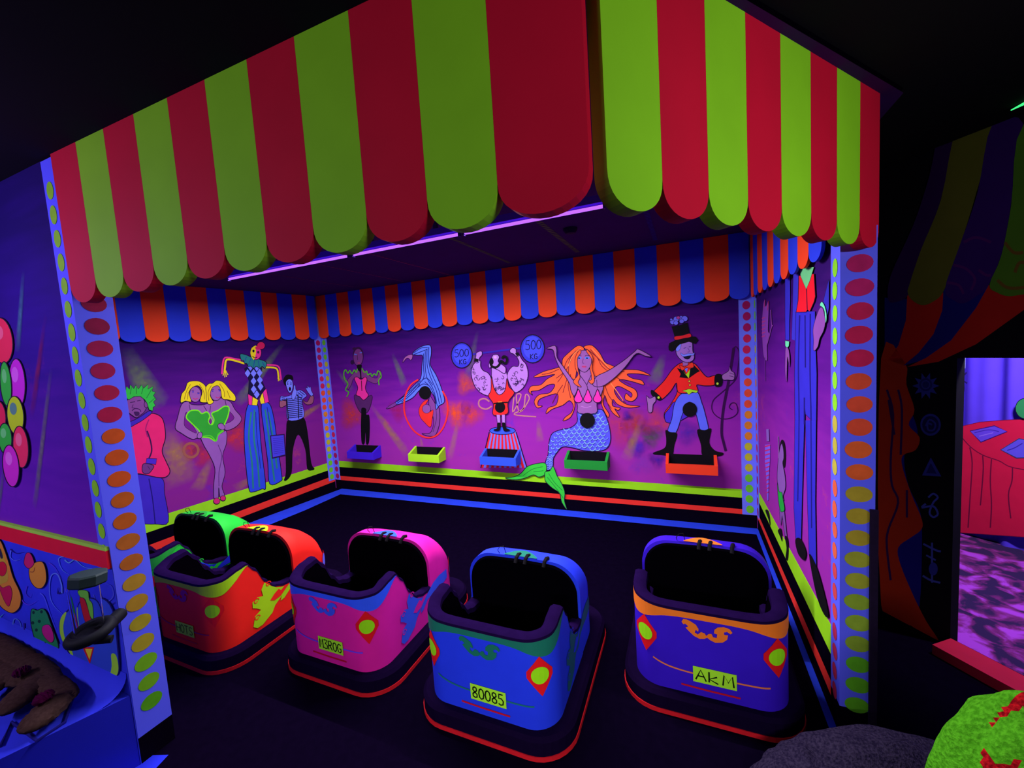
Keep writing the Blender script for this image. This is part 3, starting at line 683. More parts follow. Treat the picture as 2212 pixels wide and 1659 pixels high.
f.part('ruff').p((34,128,124),[(1025,240),(1070,245),(1110,262),(1200,288),(1235,310),(1222,352),(1200,338),(1180,352),(1155,338),(1130,352),(1108,335),(1090,338),(1078,315),(1058,312),(1052,290),(1034,290)],5)
for q in [((1110,275),(1090,325)),((1140,285),(1130,345)),((1170,290),(1178,345)),((1075,262),(1060,300)),((1200,300),(1220,340))]: f.l((30,60,150),q,5,sm=False)
f.part('head').e((236,50,140),1150,228,43,56,4).p((238,218,30),[(1150,172),(1118,190),(1106,230),(1118,268),(1135,284),(1148,240),(1150,205)],0).e((10,6,30),1130,215,9,11).e((60,10,60),1168,225,9,11).l((10,6,30),[(1122,255),(1140,270),(1160,262)],6)
f.part('hair_bun').e((215,30,90),1190,172,32,30,4).e((215,30,90),1165,190,22,14)
f.done()

f = Fig('painted_figure', 'painted mime in a striped shirt and black trousers, on the left wall near the corner', 'mural figure', P_LEFT, C3, G_ACT)
f.part('trousers').p(BLK,[(1410,760),(1525,740),(1562,850),(1592,1100),(1618,1150),(1600,1165),(1560,1150),(1545,1000),(1490,880),(1447,1000),(1437,1180),(1400,1242),(1375,1242),(1390,1180),(1388,1000),(1393,850)])
f.part('arm').p((150,84,110),[(1345,608),(1400,612),(1430,588),(1442,602),(1410,635),(1348,665)],4);f.part('arm').p((150,84,110),[(1520,600),(1558,622),(1588,572),(1612,578),(1602,632),(1552,640)],4)
f.part('shirt').p((112,122,250),[(1350,575),(1385,578),(1440,560),(1480,530),(1515,528),(1557,570),(1520,612),(1532,740),(1410,765),(1395,650),(1390,600),(1348,612)],4)
for i in range(11):
    y = 590+i*15; f.l((22,16,70),[(1400-(i<1)*0,y+8),(1460,y+2),(1522,y-8)],6)
for q in [((1485,545),(1525,575)),((1500,535),(1540,565)),((1470,560),(1515,595)),((1355,585),(1385,590)),((1355,600),(1385,604))]: f.l((22,16,70),q,5,sm=False)
f.l(BLK,[(1395,590),(1410,760)],7,sm=False).l(BLK,[(1485,560),(1492,752)],7,sm=False)
f.part('glove').p(PALE,[(1440,600),(1436,560),(1450,520),(1452,488),(1464,492),(1468,520),(1478,535),(1470,570),(1455,600)],3)
f.part('glove').p(PALE,[(1590,572),(1562,540),(1545,505),(1560,510),(1562,488),(1574,505),(1586,500),(1592,530),(1606,560)],3)
f.part('head').p((124,134,255),[(1388,465),(1412,438),(1438,450),(1446,490),(1436,535),(1418,548),(1400,520)],4).e(BLK,1421,517,9,16).l((20,20,80),[(1400,470),(1408,455)],4,sm=False).l((20,20,80),[(1424,460),(1434,468)],4,sm=False).e((20,20,90),1404,478,4,6).e((20,20,90),1429,478,4,6)
f.part('hair').p(BLK,[(1372,470),(1368,440),(1388,408),(1412,402),(1440,412),(1447,445),(1420,436),(1392,452),(1386,490)],0)
f.done()

f = Fig('notice_board', 'small blue notice board with unreadable writing, hung on the left wall beside the mime', 'notice', P_LEFT, C3, lift=.008)
f.part('frame').p((44,8,70),[(1262,886),(1378,874),(1389,1046),(1278,1071)],0,sm=False)
f.part('panel').p((72,62,215),[(1270,894),(1371,883),(1381,1038),(1285,1061)],0,sm=False)
for i in range(9): f.l((52,40,170),[(1285+i,912+i*15),(1330,909+i*14.6),(1365+i*.6,904+i*14.2)],3)
f.done()

# --- back wall
f = Fig('painted_figure', 'painted woman in pink corset and black boots with green boa, on the back wall', 'mural figure', P_BACK, C4, G_ACT)
f.part('hair').e((52,14,62),372,345,46,72,0).e((44,10,60),322,405,16,20)
f.part('arms').p((118,52,120),[(330,500),(362,468),(420,468),(470,520),(530,540),(548,490),(565,475),(556,545),(522,588),(450,560),(425,545),(340,540),(312,600),(282,640),(280,560)],3)
f.part('legs').p((84,34,96),[(340,685),(385,700),(415,722),(485,685),(487,740),(452,830),(395,835),(350,755)],4)
f.part('boots').p(BLK,[(398,850),(400,800),(420,792),(440,805),(442,850),(466,858),(472,960),(464,1088),(440,1100),(435,1000),(428,1094),(402,1092),(395,960)],0)
f.part('head').e((112,48,118),372,362,42,74,4).l((70,120,230),[(338,335),(360,340)],7).l((70,120,230),[(385,325),(405,322)],7).l((50,16,60),[(365,345),(368,385)],4).e((150,50,100),378,410,13,8).e((52,14,62),342,290,20,12)
f.part('choker').p(BLK,[(362,430),(402,428),(398,470),(402,560),(407,652),(396,652),(388,500),(370,470)],0)
f.part('corset').p((235,48,150),[(340,545),(365,530),(398,552),(430,530),(448,550),(435,610),(440,650),(460,688),(420,727),(385,697),(355,680),(370,620)],5).l(BLK,[(400,560),(405,650)],6,sm=False)
f.part('feather_boa').l((80,175,35),[(275,700),(292,660),(265,640),(285,590),(260,550),(250,500),(265,468),(285,498),(302,475),(320,503),(340,470),(358,492),(365,460)],9).l((80,175,35),[(405,455),(425,492),(445,480),(455,512),(480,500),(490,525),(510,503),(530,517),(540,480),(562,495),(568,530),(548,560),(552,600)],9)
f.done()

f = Fig('painted_figure', 'painted acrobat in blue striped tights bent through a red hoop, on the back wall', 'mural figure', P_BACK, C4, G_ACT)
f.part('arms').p((128,62,142),[(985,695),(1030,760),(1062,800),(1068,900),(1052,980),(1022,1032),(960,1032),(915,1012),(985,1008),(1015,930),(1005,850),(975,770)],5).l((70,24,90),[(1030,780),(1040,880),(1010,1000)],5)
f.part('hair').p((232,44,38),[(970,722),(925,745),(890,805),(900,870),(940,920),(988,958),(1005,880),(1012,812),(975,830),(925,800),(950,760)],3)
f.part('head').e((138,72,155),955,802,36,38,3)
f.part('tights').p((92,120,250),[(835,335),(870,295),(930,264),(987,262),(996,330),(985,420),(1040,520),(1087,640),(1108,740),(1062,775),(1035,805),(1020,700),(960,625),(900,640),(840,705),(765,745),(695,768),(690,745),(760,690),(850,600),(905,540),(915,440),(922,350),(880,345)],6)
for q in [((845,328),(905,285),(965,280)),((850,338),(900,318),(962,295)),((975,275),(975,400),(1000,500),(1060,640),(1085,750)),((960,290),(960,420),(985,520),(1040,650),(1065,760)),((945,310),(944,430),(960,540),(1015,640),(1048,780)),((930,330),(930,450),(930,540),(860,620),(780,700),(705,755)),((915,560),(960,540),(1010,600)),((900,590),(870,630),(800,700),(740,745)),((905,560),(850,620),(770,690),(700,745)),((940,570),(990,620),(1025,700),(1035,760)),((880,620),(925,590),(970,600))]: f.l((22,20,92),q,6)
f.part('foot').p((158,84,150),[(835,342),(832,375),(818,385),(805,372),(785,372),(752,408),(765,370),(798,345)],3);f.part('foot').p((120,54,140),[(690,748),(696,770),(655,792),(612,800),(640,775)],3)
f.part('hoop').l((238,44,44),[(885,552),(820,600),(776,690),(764,800),(790,900),(850,990),(930,1040),(1000,1045),(1062,1010),(1112,930),(1137,820),(1127,720),(1092,650)],13)
f.part('target_hole').e(BLK,943,664,52,57,0)
f.done()

f = Fig('painted_figure', 'painted tattooed strongman lifting a 500 KG barbell on a striped pedestal, back wall', 'mural figure', P_BACK, C4, G_ACT)
PED = [(1497,995),(1715,995),(1812,1305),(1418,1305)]
f.part('pedestal').p((120,120,245),PED,0,sm=False)
for i in range(0,9):
    a0,a1 = (i+.0)/9,(i+.52)/9; X = lambda t,y: (1497+218*t)+( (1418+394*t)-(1497+218*t))*(y-995)/310
    f.p((222,28,44),[(X(a0,1010),1010),(X(a1,1010),1010),(X(a1,1305),1305),(X(a0,1305),1305)],0,sm=False)
f.l(DK,[(1490,1000),(1418,1305)],8,sm=False).l(DK,[(1718,1000),(1812,1305)],8,sm=False).e((54,88,228),1603,988,110,33,6)
f.part('barbell').l((48,28,160),[(1340,338),(1760,284)],15,sm=False).e((52,52,200),1256,346,90,108,9).e((52,52,200),1860,290,102,120,9).e((66,72,225),1256,336,70,84).e((66,72,225),1860,280,80,96)
for (x,y,w,h,t) in [(1195,300,120,62,'500'),(1238,382,56,40,'KG'),(1800,222,132,78,'500'),(1842,335,58,44,'KG')]:
    for st in text_strokes(t, 0, 0, w, h): f.l((20,12,60),[(x+a,y+h-b+a*(-.08)) for a,b in st],7,sm=False)
PS = (176,118,205)
f.part('arms').p(PS,[(1378,402),(1415,392),(1418,440),(1440,475),(1485,500),(1510,560),(1502,682),(1430,672),(1370,612),(1338,510),(1348,440)],6).p(PS,[(1748,345),(1728,360),(1745,400),(1735,440),(1690,440),(1650,490),(1648,550),(1690,640),(1725,662),(1790,610),(1822,520),(1808,430),(1772,385)],6).p(PS,[(1415,310),(1382,325),(1378,350),(1372,405),(1402,405),(1408,368),(1428,345),(1430,318)],5).p(PS,[(1668,300),(1690,282),(1718,292),(1722,325),(1745,345),(1728,358),(1700,335),(1672,322)],5)
f.p(BLK,[(1367,368),(1402,380),(1397,404),(1362,398)],0,sm=False).p(BLK,[(1712,328),(1738,318),(1750,342),(1727,356)],0,sm=False)
f.part('body').p(PS,[(1512,500),(1520,440),(1600,440),(1640,500),(1648,600),(1600,685),(1560,680),(1515,600)],4)
rt = random.Random(5)
for cx,cy,rx,ry,n in [(1425,580,60,80,16),(1580,580,45,75,16),(1735,540,60,80,16),(1360,480,14,40,4),(1775,440,16,40,4)]:
    for _ in range(n):
        x = cx+rt.uniform(-rx,rx)*.8; y = cy+rt.uniform(-ry,ry)*.8; a = rt.uniform(0,6.3); r = rt.uniform(7,18)
        f.l((42,14,70),[(x+r*(1-k/8)*math.cos(a+k*.9),y+r*(1-k/8)*math.sin(a+k*.9)) for k in range(6)],3.5)
f.part('head').p(PS,[(1512,390),(1525,345),(1560,338),(1580,360),(1570,400),(1625,440),(1636,470),(1622,500),(1570,470),(1515,440)],5).e(PS,1500,430,10,22,4)
f.l(BLK,[(1520,370),(1505,400),(1515,435),(1550,448),(1580,425),(1595,392),(1625,415),(1645,395),(1640,362),(1615,355),(1605,375)],20).e(BLK,1516,400,16,26).e((212,150,225),1545,362,14,12)
f.part('singlet').p((235,36,36),[(1512,520),(1530,610),(1560,668),(1590,680),(1630,640),(1645,540),(1662,612),(1708,662),(1668,720),(1652,760),(1648,842),(1530,852),(1530,760),(1488,692),(1510,640)],6).l(BLK,[(1532,756),(1590,748),(1652,745)],12)
f.part('leg').p(PS,[(1555,850),(1588,850),(1590,928),(1565,928)],4,sm=False);f.part('leg').p(PS,[(1600,850),(1630,850),(1630,925),(1606,928)],4,sm=False)
f.part('boot').p(BLK,[(1563,922),(1590,922),(1584,982),(1535,986),(1536,974),(1560,965)],0);f.part('boot').p(BLK,[(1604,922),(1632,922),(1640,962),(1668,976),(1666,986),(1620,988)],0)
f.part('target_hole').e(BLK,1587,786,44,48,0).l((230,120,40),[(1568,742),(1605,740)],8)
f.done()

f = Fig('painted_figure', 'painted mermaid with flowing orange hair and a green finned tail, on the back wall', 'mural figure', P_BACK, C5, G_ACT)
HR = (248,92,50)
f.part('hair').p(HR,[(635,352),(590,343),(530,390),(480,440),(468,495),(400,520),(330,540),(258,580),(330,575),(420,560),(360,595),(310,640),(240,650),(220,690),(250,718),(238,690),(300,680),(370,640),(420,640),(380,700),(300,715),(262,765),(285,815),(325,800),(290,795),(300,752),(360,725),(440,710),(430,790),(370,815),(352,860),(400,825),(480,795),(530,760),(560,800),(545,850),(500,885),(482,915),(540,885),(572,800),(560,700),(575,600),(590,500),(600,430),(640,385)],5)
f.p(HR,[(638,350),(700,338),(760,395),(800,465),(850,490),(930,520),(1060,528),(1150,570),(1060,556),(970,558),(1010,590),(1080,606),(1096,640),(1020,618),(940,600),(910,605),(960,640),(1030,675),(1048,725),(1010,765),(955,750),(962,705),(1000,735),(1005,705),(960,675),(900,650),(872,680),(900,740),(970,790),(1068,802),(980,815),(900,790),(862,750),(860,800),(915,815),(900,835),(875,822),(915,888),(862,855),(825,790),(800,720),(790,790),(832,860),(820,885),(775,790),(765,690),(740,600),(715,620),(650,600),(690,500),(690,440),(672,385)],5)
for q in [((600,370),(540,420),(500,480),(480,560),(440,620)),((580,380),(530,450),(520,560),(480,700)),((560,400),(510,520),(430,590)),((540,560),(520,640),(540,740)),((660,365),(740,430),(780,500),(860,560)),((690,370),(760,450),(850,530),(950,540)),((800,640),(830,720),(880,790)),((820,600),(870,660),(900,720),(960,780)),((850,560),(920,600),(1000,640)),((780,640),(800,740),(850,820)),((480,640),(440,700),(400,780)),((450,520),(380,550),(320,560))]: f.l((110,22,40),q,5)
for q in [((620,360),(560,410),(520,500)),((700,360),(770,440),(830,510)),((840,620),(900,700),(940,760))]: f.l((255,140,80),q,6)
f.part('tail').p((86,84,228),[(600,830),(740,825),(790,840),(830,940),(845,1050),(820,1120),(750,1145),(640,1140),(560,1120),(482,1112),(440,1150),(410,1200),(405,1262),(370,1292),(340,1280),(350,1220),(368,1170),(375,1080),(400,1010),(470,980),(540,965),(590,920)],6)
inside = [(600,830),(740,825),(790,840),(830,940),(845,1050),(820,1120),(750,1145),(640,1140),(560,1120),(482,1112),(440,1150),(410,1200),(405,1262),(370,1292),(340,1280),(350,1220),(368,1170),(375,1080),(400,1010),(470,980),(540,965),(590,920)]
def inpoly(x,y,P):
    c = False
    for i in range(len(P)):
        (x1,y1),(x2,y2) = P[i],P[i-1]
        if (y1>y) != (y2>y) and x < (x2-x1)*(y-y1)/(y2-y1)+x1: c = not c
    return c
for r_ in range(13):
    for c_ in range(14):
        x = 345+c_*40+(r_%2)*20; y = 850+r_*27+ (845-x)*.06
        sc_ = 1 if x > 480 else .6
        if all(inpoly(x+dx,y+dy,inside) for dx,dy in ((-15*sc_,0),(16*sc_,0),(0,14*sc_))):
            f.l((140,205,210) if (r_+c_)%3 else (120,170,240),[(x-18*sc_,y-8*sc_),(x-8*sc_,y+9*sc_),(x+8*sc_,y+11*sc_),(x+20*sc_,y-2*sc_)],4.5)
for i in range(8):
    y = 1180+i*13; f.l((140,170,240),[(362-i*1.0,y),(372,y+9),(386,y)],4).l((140,170,240),[(384,y+2),(395,y+10),(405-i*.5,y)],4)
f.part('tail_fin').p((56,205,60),[(345,1232),(270,1240),(210,1262),(165,1310),(110,1338),(45,1345),(120,1360),(200,1345),(260,1322),(300,1338),(347,1320),(360,1270)],5).p((56,205,60),[(350,1300),(346,1335),(355,1375),(400,1420),(458,1462),(475,1530),(515,1587),(496,1520),(498,1450),(470,1380),(440,1330),(410,1258),(385,1290)],5)
for q in [((330,1260),(250,1280),(180,1330)),((335,1290),(260,1300)),((375,1310),(420,1380),(480,1440)),((365,1340),(430,1420),(488,1500))]: f.l((28,130,50),q,4)
MS = (150,88,162)
f.part('body').p(MS,[(620,520),(690,520),(700,560),(740,580),(790,640),(772,720),(742,780),(735,852),(605,852),(595,790),(565,710),(545,610),(590,590),(612,560)],4)
f.p(MS,[(360,362),(420,340),(437,370),(440,430),(480,490),(560,600),(600,640),(572,722),(545,680),(530,620),(460,510),(425,430),(408,372)],5).p(MS,[(1155,422),(1110,420),(1040,402),(960,500),(870,590),(780,650),(712,640),(740,575),(830,530),(940,458),(1030,385),(1058,368)],5)
f.l((60,20,80),[(590,590),(600,690)],4).l((60,20,80),[(610,560),(665,640),(672,690)],5).l((60,20,80),[(700,560),(665,640)],5).l((60,20,80),[(740,600),(748,690)],4).l((190,120,200),[(620,800),(660,810),(700,800)],4)
f.part('shell_top')
for cx in (602,674,748): f.p((238,50,170),[(cx,672),(cx+18,712),(cx+31,745),(cx+20,768),(cx,774),(cx-20,768),(cx-33,745),(cx-18,712)],6)
f.part('head').p(MS,[(585,430),(608,388),(650,375),(688,398),(702,450),(692,500),(658,540),(622,532),(590,490)],4)
f.e((80,120,230),608,434,18,9).e((80,120,230),668,434,18,9).e((12,10,50),608,436,7,6).e((12,10,50),668,436,7,6).l((60,20,70),[(590,420),(608,414),(625,420)],4).l((60,20,70),[(652,420),(670,414),(688,420)],4).l((100,44,120),[(640,440),(632,470),(646,474)],4).e((205,70,130),645,500,18,8).l((120,20,70),[(628,500),(645,502),(662,500)],3)
f.part('hair_lock').p(HR,[(612,372),(580,430),(580,510),(600,560),(565,610),(585,640),(625,655),(600,620),(615,580),(600,520),(595,440),(622,395)],4).p(HR,[(672,372),(712,430),(705,510),(722,570),(722,615),(700,632),(678,605),(700,600),(700,560),(690,510),(706,450),(665,388)],4)
f.part('target_hole').e(BLK,670,908,57,58,0)
f.done()

f = Fig('painted_figure', 'painted ringmaster in red tailcoat and black top hat holding a whip, back wall', 'mural figure', P_BACK, C5, G_ACT)
RD = (236,34,30)
f.part('whip').l((52,4,66),[(1782,360),(1745,600),(1702,830),(1690,1000),(1705,1080),(1722,1145)],20).l((52,4,66),[(1780,360),(1802,350),(1826,400),(1815,500),(1795,600),(1700,690),(1625,760),(1620,840),(1680,895),(1760,892),(1812,850),(1800,785),(1765,780),(1748,810),(1772,830)],7)
f.part('coat_tails').p(RD,[(1345,640),(1350,700),(1300,790),(1255,850),(1258,900),(1300,850),(1340,790),(1400,720),(1400,660)],5).p((72,40,200),[(1258,860),(1290,820),(1330,770),(1385,840),(1440,872),(1400,900),(1340,930),(1272,926),(1256,895)],5)
f.part('trousers').p((92,106,240),[(1395,700),(1500,690),(1540,780),(1562,850),(1590,990),(1530,987),(1500,880),(1450,770),(1400,840),(1340,1007),(1280,992),(1310,900),(1332,780)],5)
f.part('boot').p(BLK,[(1262,985),(1300,1000),(1352,1012),(1330,1100),(1312,1182),(1240,1175),(1178,1170),(1172,1155),(1255,1120),(1268,1060)],0)
f.part('boot').p(BLK,[(1503,985),(1560,985),(1612,975),(1597,1080),(1640,1140),(1702,1158),(1680,1182),(1550,1182),(1533,1100)],0)
f.part('tailcoat').p(RD,[(1392,470),(1350,490),(1308,530),(1250,610),(1180,680),(1160,700),(1195,735),(1232,752),(1300,690),(1345,625),(1355,690),(1400,705),(1505,690),(1500,640),(1560,647),(1640,637),(1640,570),(1580,580),(1530,530),(1500,492),(1465,470)],6)
f.part('lapels').p(BLK,[(1350,512),(1378,520),(1395,510),(1437,592),(1368,582),(1378,556)],0,sm=False).p(BLK,[(1480,490),(1525,535),(1500,548),(1437,592),(1450,520)],0,sm=False)
f.part('waistcoat').p((165,228,30),[(1395,535),(1420,562),(1450,522),(1440,590)],0,sm=False).p((165,228,30),[(1390,686),(1440,670),(1512,685),(1495,702),(1465,694),(1440,716),(1420,694)],3,sm=False).p((90,120,255),[(1408,518),(1432,512),(1424,545)],0,sm=False)
f.e((235,200,40),1444,612,8,8,3).e((235,200,40),1448,641,8,8,3)
f.part('bow_tie').p((238,54,30),[(1370,488),(1405,505),(1422,495),(1465,468),(1477,505),(1440,512),(1422,507),(1388,532)],4)
f.part('cuff').p(BLK,[(1160,676),(1232,738),(1212,760),(1155,716)],0).e((190,228,60),1210,736,9,9)
f.part('cuff').p(BLK,[(1640,566),(1692,564),(1692,642),(1640,650)],0).e((190,228,60),1658,630,9,9)
f.part('hand').p((158,100,170),[(1118,722),(1142,742),(1182,728),(1188,762),(1168,790),(1160,845),(1132,845),(1125,782)],4)
f.part('hand').p((158,100,170),[(1695,565),(1740,535),(1752,498),(1762,530),(1787,552),(1782,600),(1735,602),(1700,600)],4).l((70,30,90),[(1750,548),(1784,560)],4,sm=False).l((70,30,90),[(1748,570),(1784,580)],4,sm=False)
f.part('neck').p((150,92,160),[(1390,455),(1437,455),(1432,492),(1395,495)],3,sm=False)
f.part('head').p((158,108,196),[(1345,370),(1370,330),(1458,303),(1470,380),(1482,430),(1460,462),(1410,466),(1370,440),(1345,402)],5).p((120,132,255),[(1342,365),(1370,328),(1382,330),(1372,370),(1350,385)],2).l((70,40,120),[(1400,362),(1420,356)],4,sm=False).l((70,40,120),[(1440,350),(1455,348)],4,sm=False).l((100,60,150),[(1432,358),(1445,385),(1430,390)],4).p((12,8,40),[(1400,420),(1455,412),(1440,442),(1412,440)],3).p((122,134,255),[(1378,395),(1400,408),(1440,400),(1470,402),(1482,392),(1478,412),(1440,418),(1400,424),(1382,412)],2)
f.part('top_hat').p(BLK,[(1285,350),(1292,322),(1340,298),(1308,195),(1370,186),(1430,164),(1450,272),(1492,272),(1512,298),(1490,328),(1440,312),(1370,332),(1330,372),(1308,386),(1288,375)],0,sm=False).p((222,34,40),[(1333,272),(1395,262),(1447,248),(1456,274),(1400,286),(1338,298)],3)
f.part('hat_flowers')
for cx,cy,r in [(1318,160,22),(1345,138,22),(1380,132,20),(1408,136,24),(1385,155,18),(1342,168,18),(1306,142,10)]: f.e((112,112,250),cx,cy,r,r*.9,3)
f.e((185,60,150),1360,128,14,12,3)
f.part('target_hole').e(BLK,1447,826,55,56,0)
f.done()

# --- right wall (seen steeply)
f = Fig('painted_figure', 'painted very tall stilt walker in a red waistcoat and blue trousers, on the right wall', 'mural figure', P_RIGHT, (1640,620,6.9125), G_ACT)
TB = (48,42,190)
f.part('sleeve').p((50,44,190),[(395,-260),(470,-260),(474,200),(462,500),(462,790),(400,790),(395,400)],4,sm=False);f.part('coat').p((56,50,190),[(520,-200),(600,-200),(585,380),(545,800),(495,780),(510,300)],4,sm=False);f.part('sleeve').p((46,40,170),[(1060,-120),(1060,300),(1030,460),(1005,300),(970,220),(1010,60)],4,sm=False)
f.part('trousers').p(TB,[(560,370),(850,360),(860,900),(875,1300),(868,2000),(810,2000),(705,1900),(690,1700),(680,2000),(545,2000),(540,1300)],6,sm=False)
f.p(TB,[(545,1990),(690,1990),(655,3200),(640,3800),(560,3800),(530,3300)],5,sm=False).p(TB,[(705,1990),(868,1990),(855,3200),(870,4200),(760,4000),(735,3200)],5,sm=False)
for q in [((620,420),(600,1200),(610,2000),(590,3200)),((700,420),(705,1200)),((780,400),(775,1200),(790,2000),(800,3600)),((690,1650),(690,2050))]: f.l((26,18,120),q,16)
f.part('waistcoat').p((240,22,40),[(610,-170),(840,-200),(860,140),(840,220),(775,365),(740,335),(720,372),(570,375),(600,200)],9,sm=False).l((90,4,40),[(725,0),(738,330)],14,sm=False)
f.part('shirt').p((110,205,130),[(620,-300),(840,-300),(780,-100),(722,30),(640,-160)],4,sm=False)
f.part('cuff').p((110,232,170),[(405,800),(468,810),(462,880),(436,908),(406,880)],6,sm=False)
f.part('cuff').p((110,232,170),[(930,270),(960,218),(1000,270),(1030,380),(1034,480),(1016,530),(1000,360),(970,300)],6)
f.part('hand').p((140,74,160),[(415,910),(455,920),(475,1050),(470,1190),(455,1100),(440,1050),(432,1300),(425,1420),(405,1250),(408,1050)],3)
f.part('hand').p((140,74,160),[(935,310),(975,310),(1005,420),(1015,530),(990,650),(930,770),(905,880),(860,945),(835,930),(840,800),(830,640),(860,500),(900,380)],5)
f.part('shoe').p(BLK,[(560,3780),(640,3760),(720,3950),(690,4080),(600,3980)],0)
f.part('shoe').p(BLK,[(770,4000),(880,4180),(1000,4600),(1060,4900),(1000,4900),(880,4600)],0)
f.done()
f = Fig('painted_figure', 'painted acrobat with striped stockings hanging high on the right wall by the corner', 'mural figure', P_RIGHT, (1640,620,6.9125), G_ACT)
f.part('body').p((142,66,175),[(60,340),(70,240),(95,180),(105,290),(145,205),(152,330),(140,640),(160,700),(125,850),(128,1090),(75,1040),(50,760),(46,520)],4)
f.l((190,40,90),[(95,190),(85,300)],8,sm=False).l((190,40,90),[(145,210),(135,350)],8,sm=False)
f.part('stockings')
for i in range(6): f.l((190,60,140),[(48,470+i*55),(100,450+i*55)],16,sm=False)
f.part('arm').l((140,66,160),[(185,340),(190,480),(200,580),(215,570)],12).l((140,66,160),[(198,585),(165,720),(125,860)],12).l((120,56,150),[(95,1050),(100,1400)],7,sm=False)
f.done()
CR = (1640,940,4.606)
f = Fig('painted_figure', 'painted striped stocking legs reaching down to the lime line on the right wall', 'mural figure', P_RIGHT, CR, G_ACT)
f.part('stocking').p((130,100,240),[(62,95),(115,92),(112,250),(100,430),(96,650),(85,650),(76,430),(62,260)],0,sm=False)
for i in range(12): f.l((215,40,110),[(60+i*1.6,115+i*42),(114-i*1.2,100+i*42)],14-i*.6,sm=False)
f.part('leg').l((140,100,190),[(95,60),(90,-60)],26,sm=False)
f.part('shoe').p(BLK,[(68,750),(100,755),(118,860),(115,900),(100,840)],0)
f.done()
f = Fig('painted_figure', 'painted small woman with long black hair and a green skirt, on the right wall', 'mural figure', P_RIGHT, CR, G_ACT)
f.part('hair').p(BLK,[(205,190),(212,90),(232,45),(258,80),(270,210),(260,320),(240,290),(248,180),(235,80),(218,120),(216,190)],0)
f.part('body').p((138,88,170),[(212,130),(232,85),(248,150),(250,230),(240,280),(262,400),(268,520),(245,600),(250,650),(200,560),(185,420),(195,240)],4).l((140,90,160),[(195,10),(200,230)],9,sm=False).p((130,80,160),[(205,740),(255,740),(285,1020),(262,1000),(235,800),(225,900),(215,850)],3,sm=False)
f.part('skirt').p((30,175,60),[(188,470),(205,560),(232,570),(245,640),(260,740),(232,765),(212,735),(195,620)],4)
f.part('shoe').p(BLK,[(192,950),(225,930),(238,1010),(235,1060),(215,1010)],0)
f.part('shoe').p(BLK,[(262,1010),(290,1020),(300,1110),(298,1200),(288,1250),(270,1220),(280,1120)],0)
f.done()
# ================================================================= left of the booth: balloons, panel, ledge
C1 = (0,600,3.3175); CK = (0,1140,6.38)
pf = lambda *a: beam(P_FRONT, *a)
beam(P_FRONT, C1, (170,-50), (130,540), .03, .05, (70,120,140), .75, wf, (.4,1,.7))
beam(P_FRONT, C1, (370,640), (250,1659), .03, .045, (120,110,120), .75, wf, (.4,1,.9)); beam(P_FRONT, C1, (30,1350), (-10,1700), .03, .04, (100,100,120), .6, wf)
beam(P_FRONT, C1, (330,260), (230,1000), .03, .05, (140,30,90), .55, wf)
def balloon(label, cx, cy, rx, ry, col, rot=0, string=None, shade=None):
    f = Fig('painted_balloon', label, 'mural balloon', P_FRONT, C1, 'balloons painted on the wall left of the booth', lift=balloon.k); balloon.k += .0006
    f.part('balloon').e(col, cx, cy, rx, ry, 7, rot, 28)
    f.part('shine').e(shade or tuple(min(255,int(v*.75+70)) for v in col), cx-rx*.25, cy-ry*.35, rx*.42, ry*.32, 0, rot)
    f.done()
balloon.k = .003
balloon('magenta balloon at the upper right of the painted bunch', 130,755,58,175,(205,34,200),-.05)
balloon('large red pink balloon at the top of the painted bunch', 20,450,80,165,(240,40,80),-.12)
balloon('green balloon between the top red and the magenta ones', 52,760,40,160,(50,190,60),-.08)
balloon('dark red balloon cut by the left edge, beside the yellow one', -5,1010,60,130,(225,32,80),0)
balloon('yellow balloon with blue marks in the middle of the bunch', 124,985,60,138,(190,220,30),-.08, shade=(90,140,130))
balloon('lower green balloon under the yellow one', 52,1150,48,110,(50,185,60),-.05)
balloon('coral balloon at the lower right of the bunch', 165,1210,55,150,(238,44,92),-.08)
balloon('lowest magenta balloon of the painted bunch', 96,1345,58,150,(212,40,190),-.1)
# dado rail: red band topped by a lime line
m = MB()
def band(z0, z1, c, off):
    m.prism([P_FRONT.pt(-1.6,z0,off), P_FRONT.pt(1.9,z0,off), P_FRONT.pt(1.9,z1,off), P_FRONT.pt(-1.6,z1,off)], -P_FRONT.n*(off-.001), paint(c,.7,.1))
band(.79,.858,(228,20,48),.014); band(.8585,.872,(165,225,70),.014)
tag(m.build('trim_3'), kind='structure')
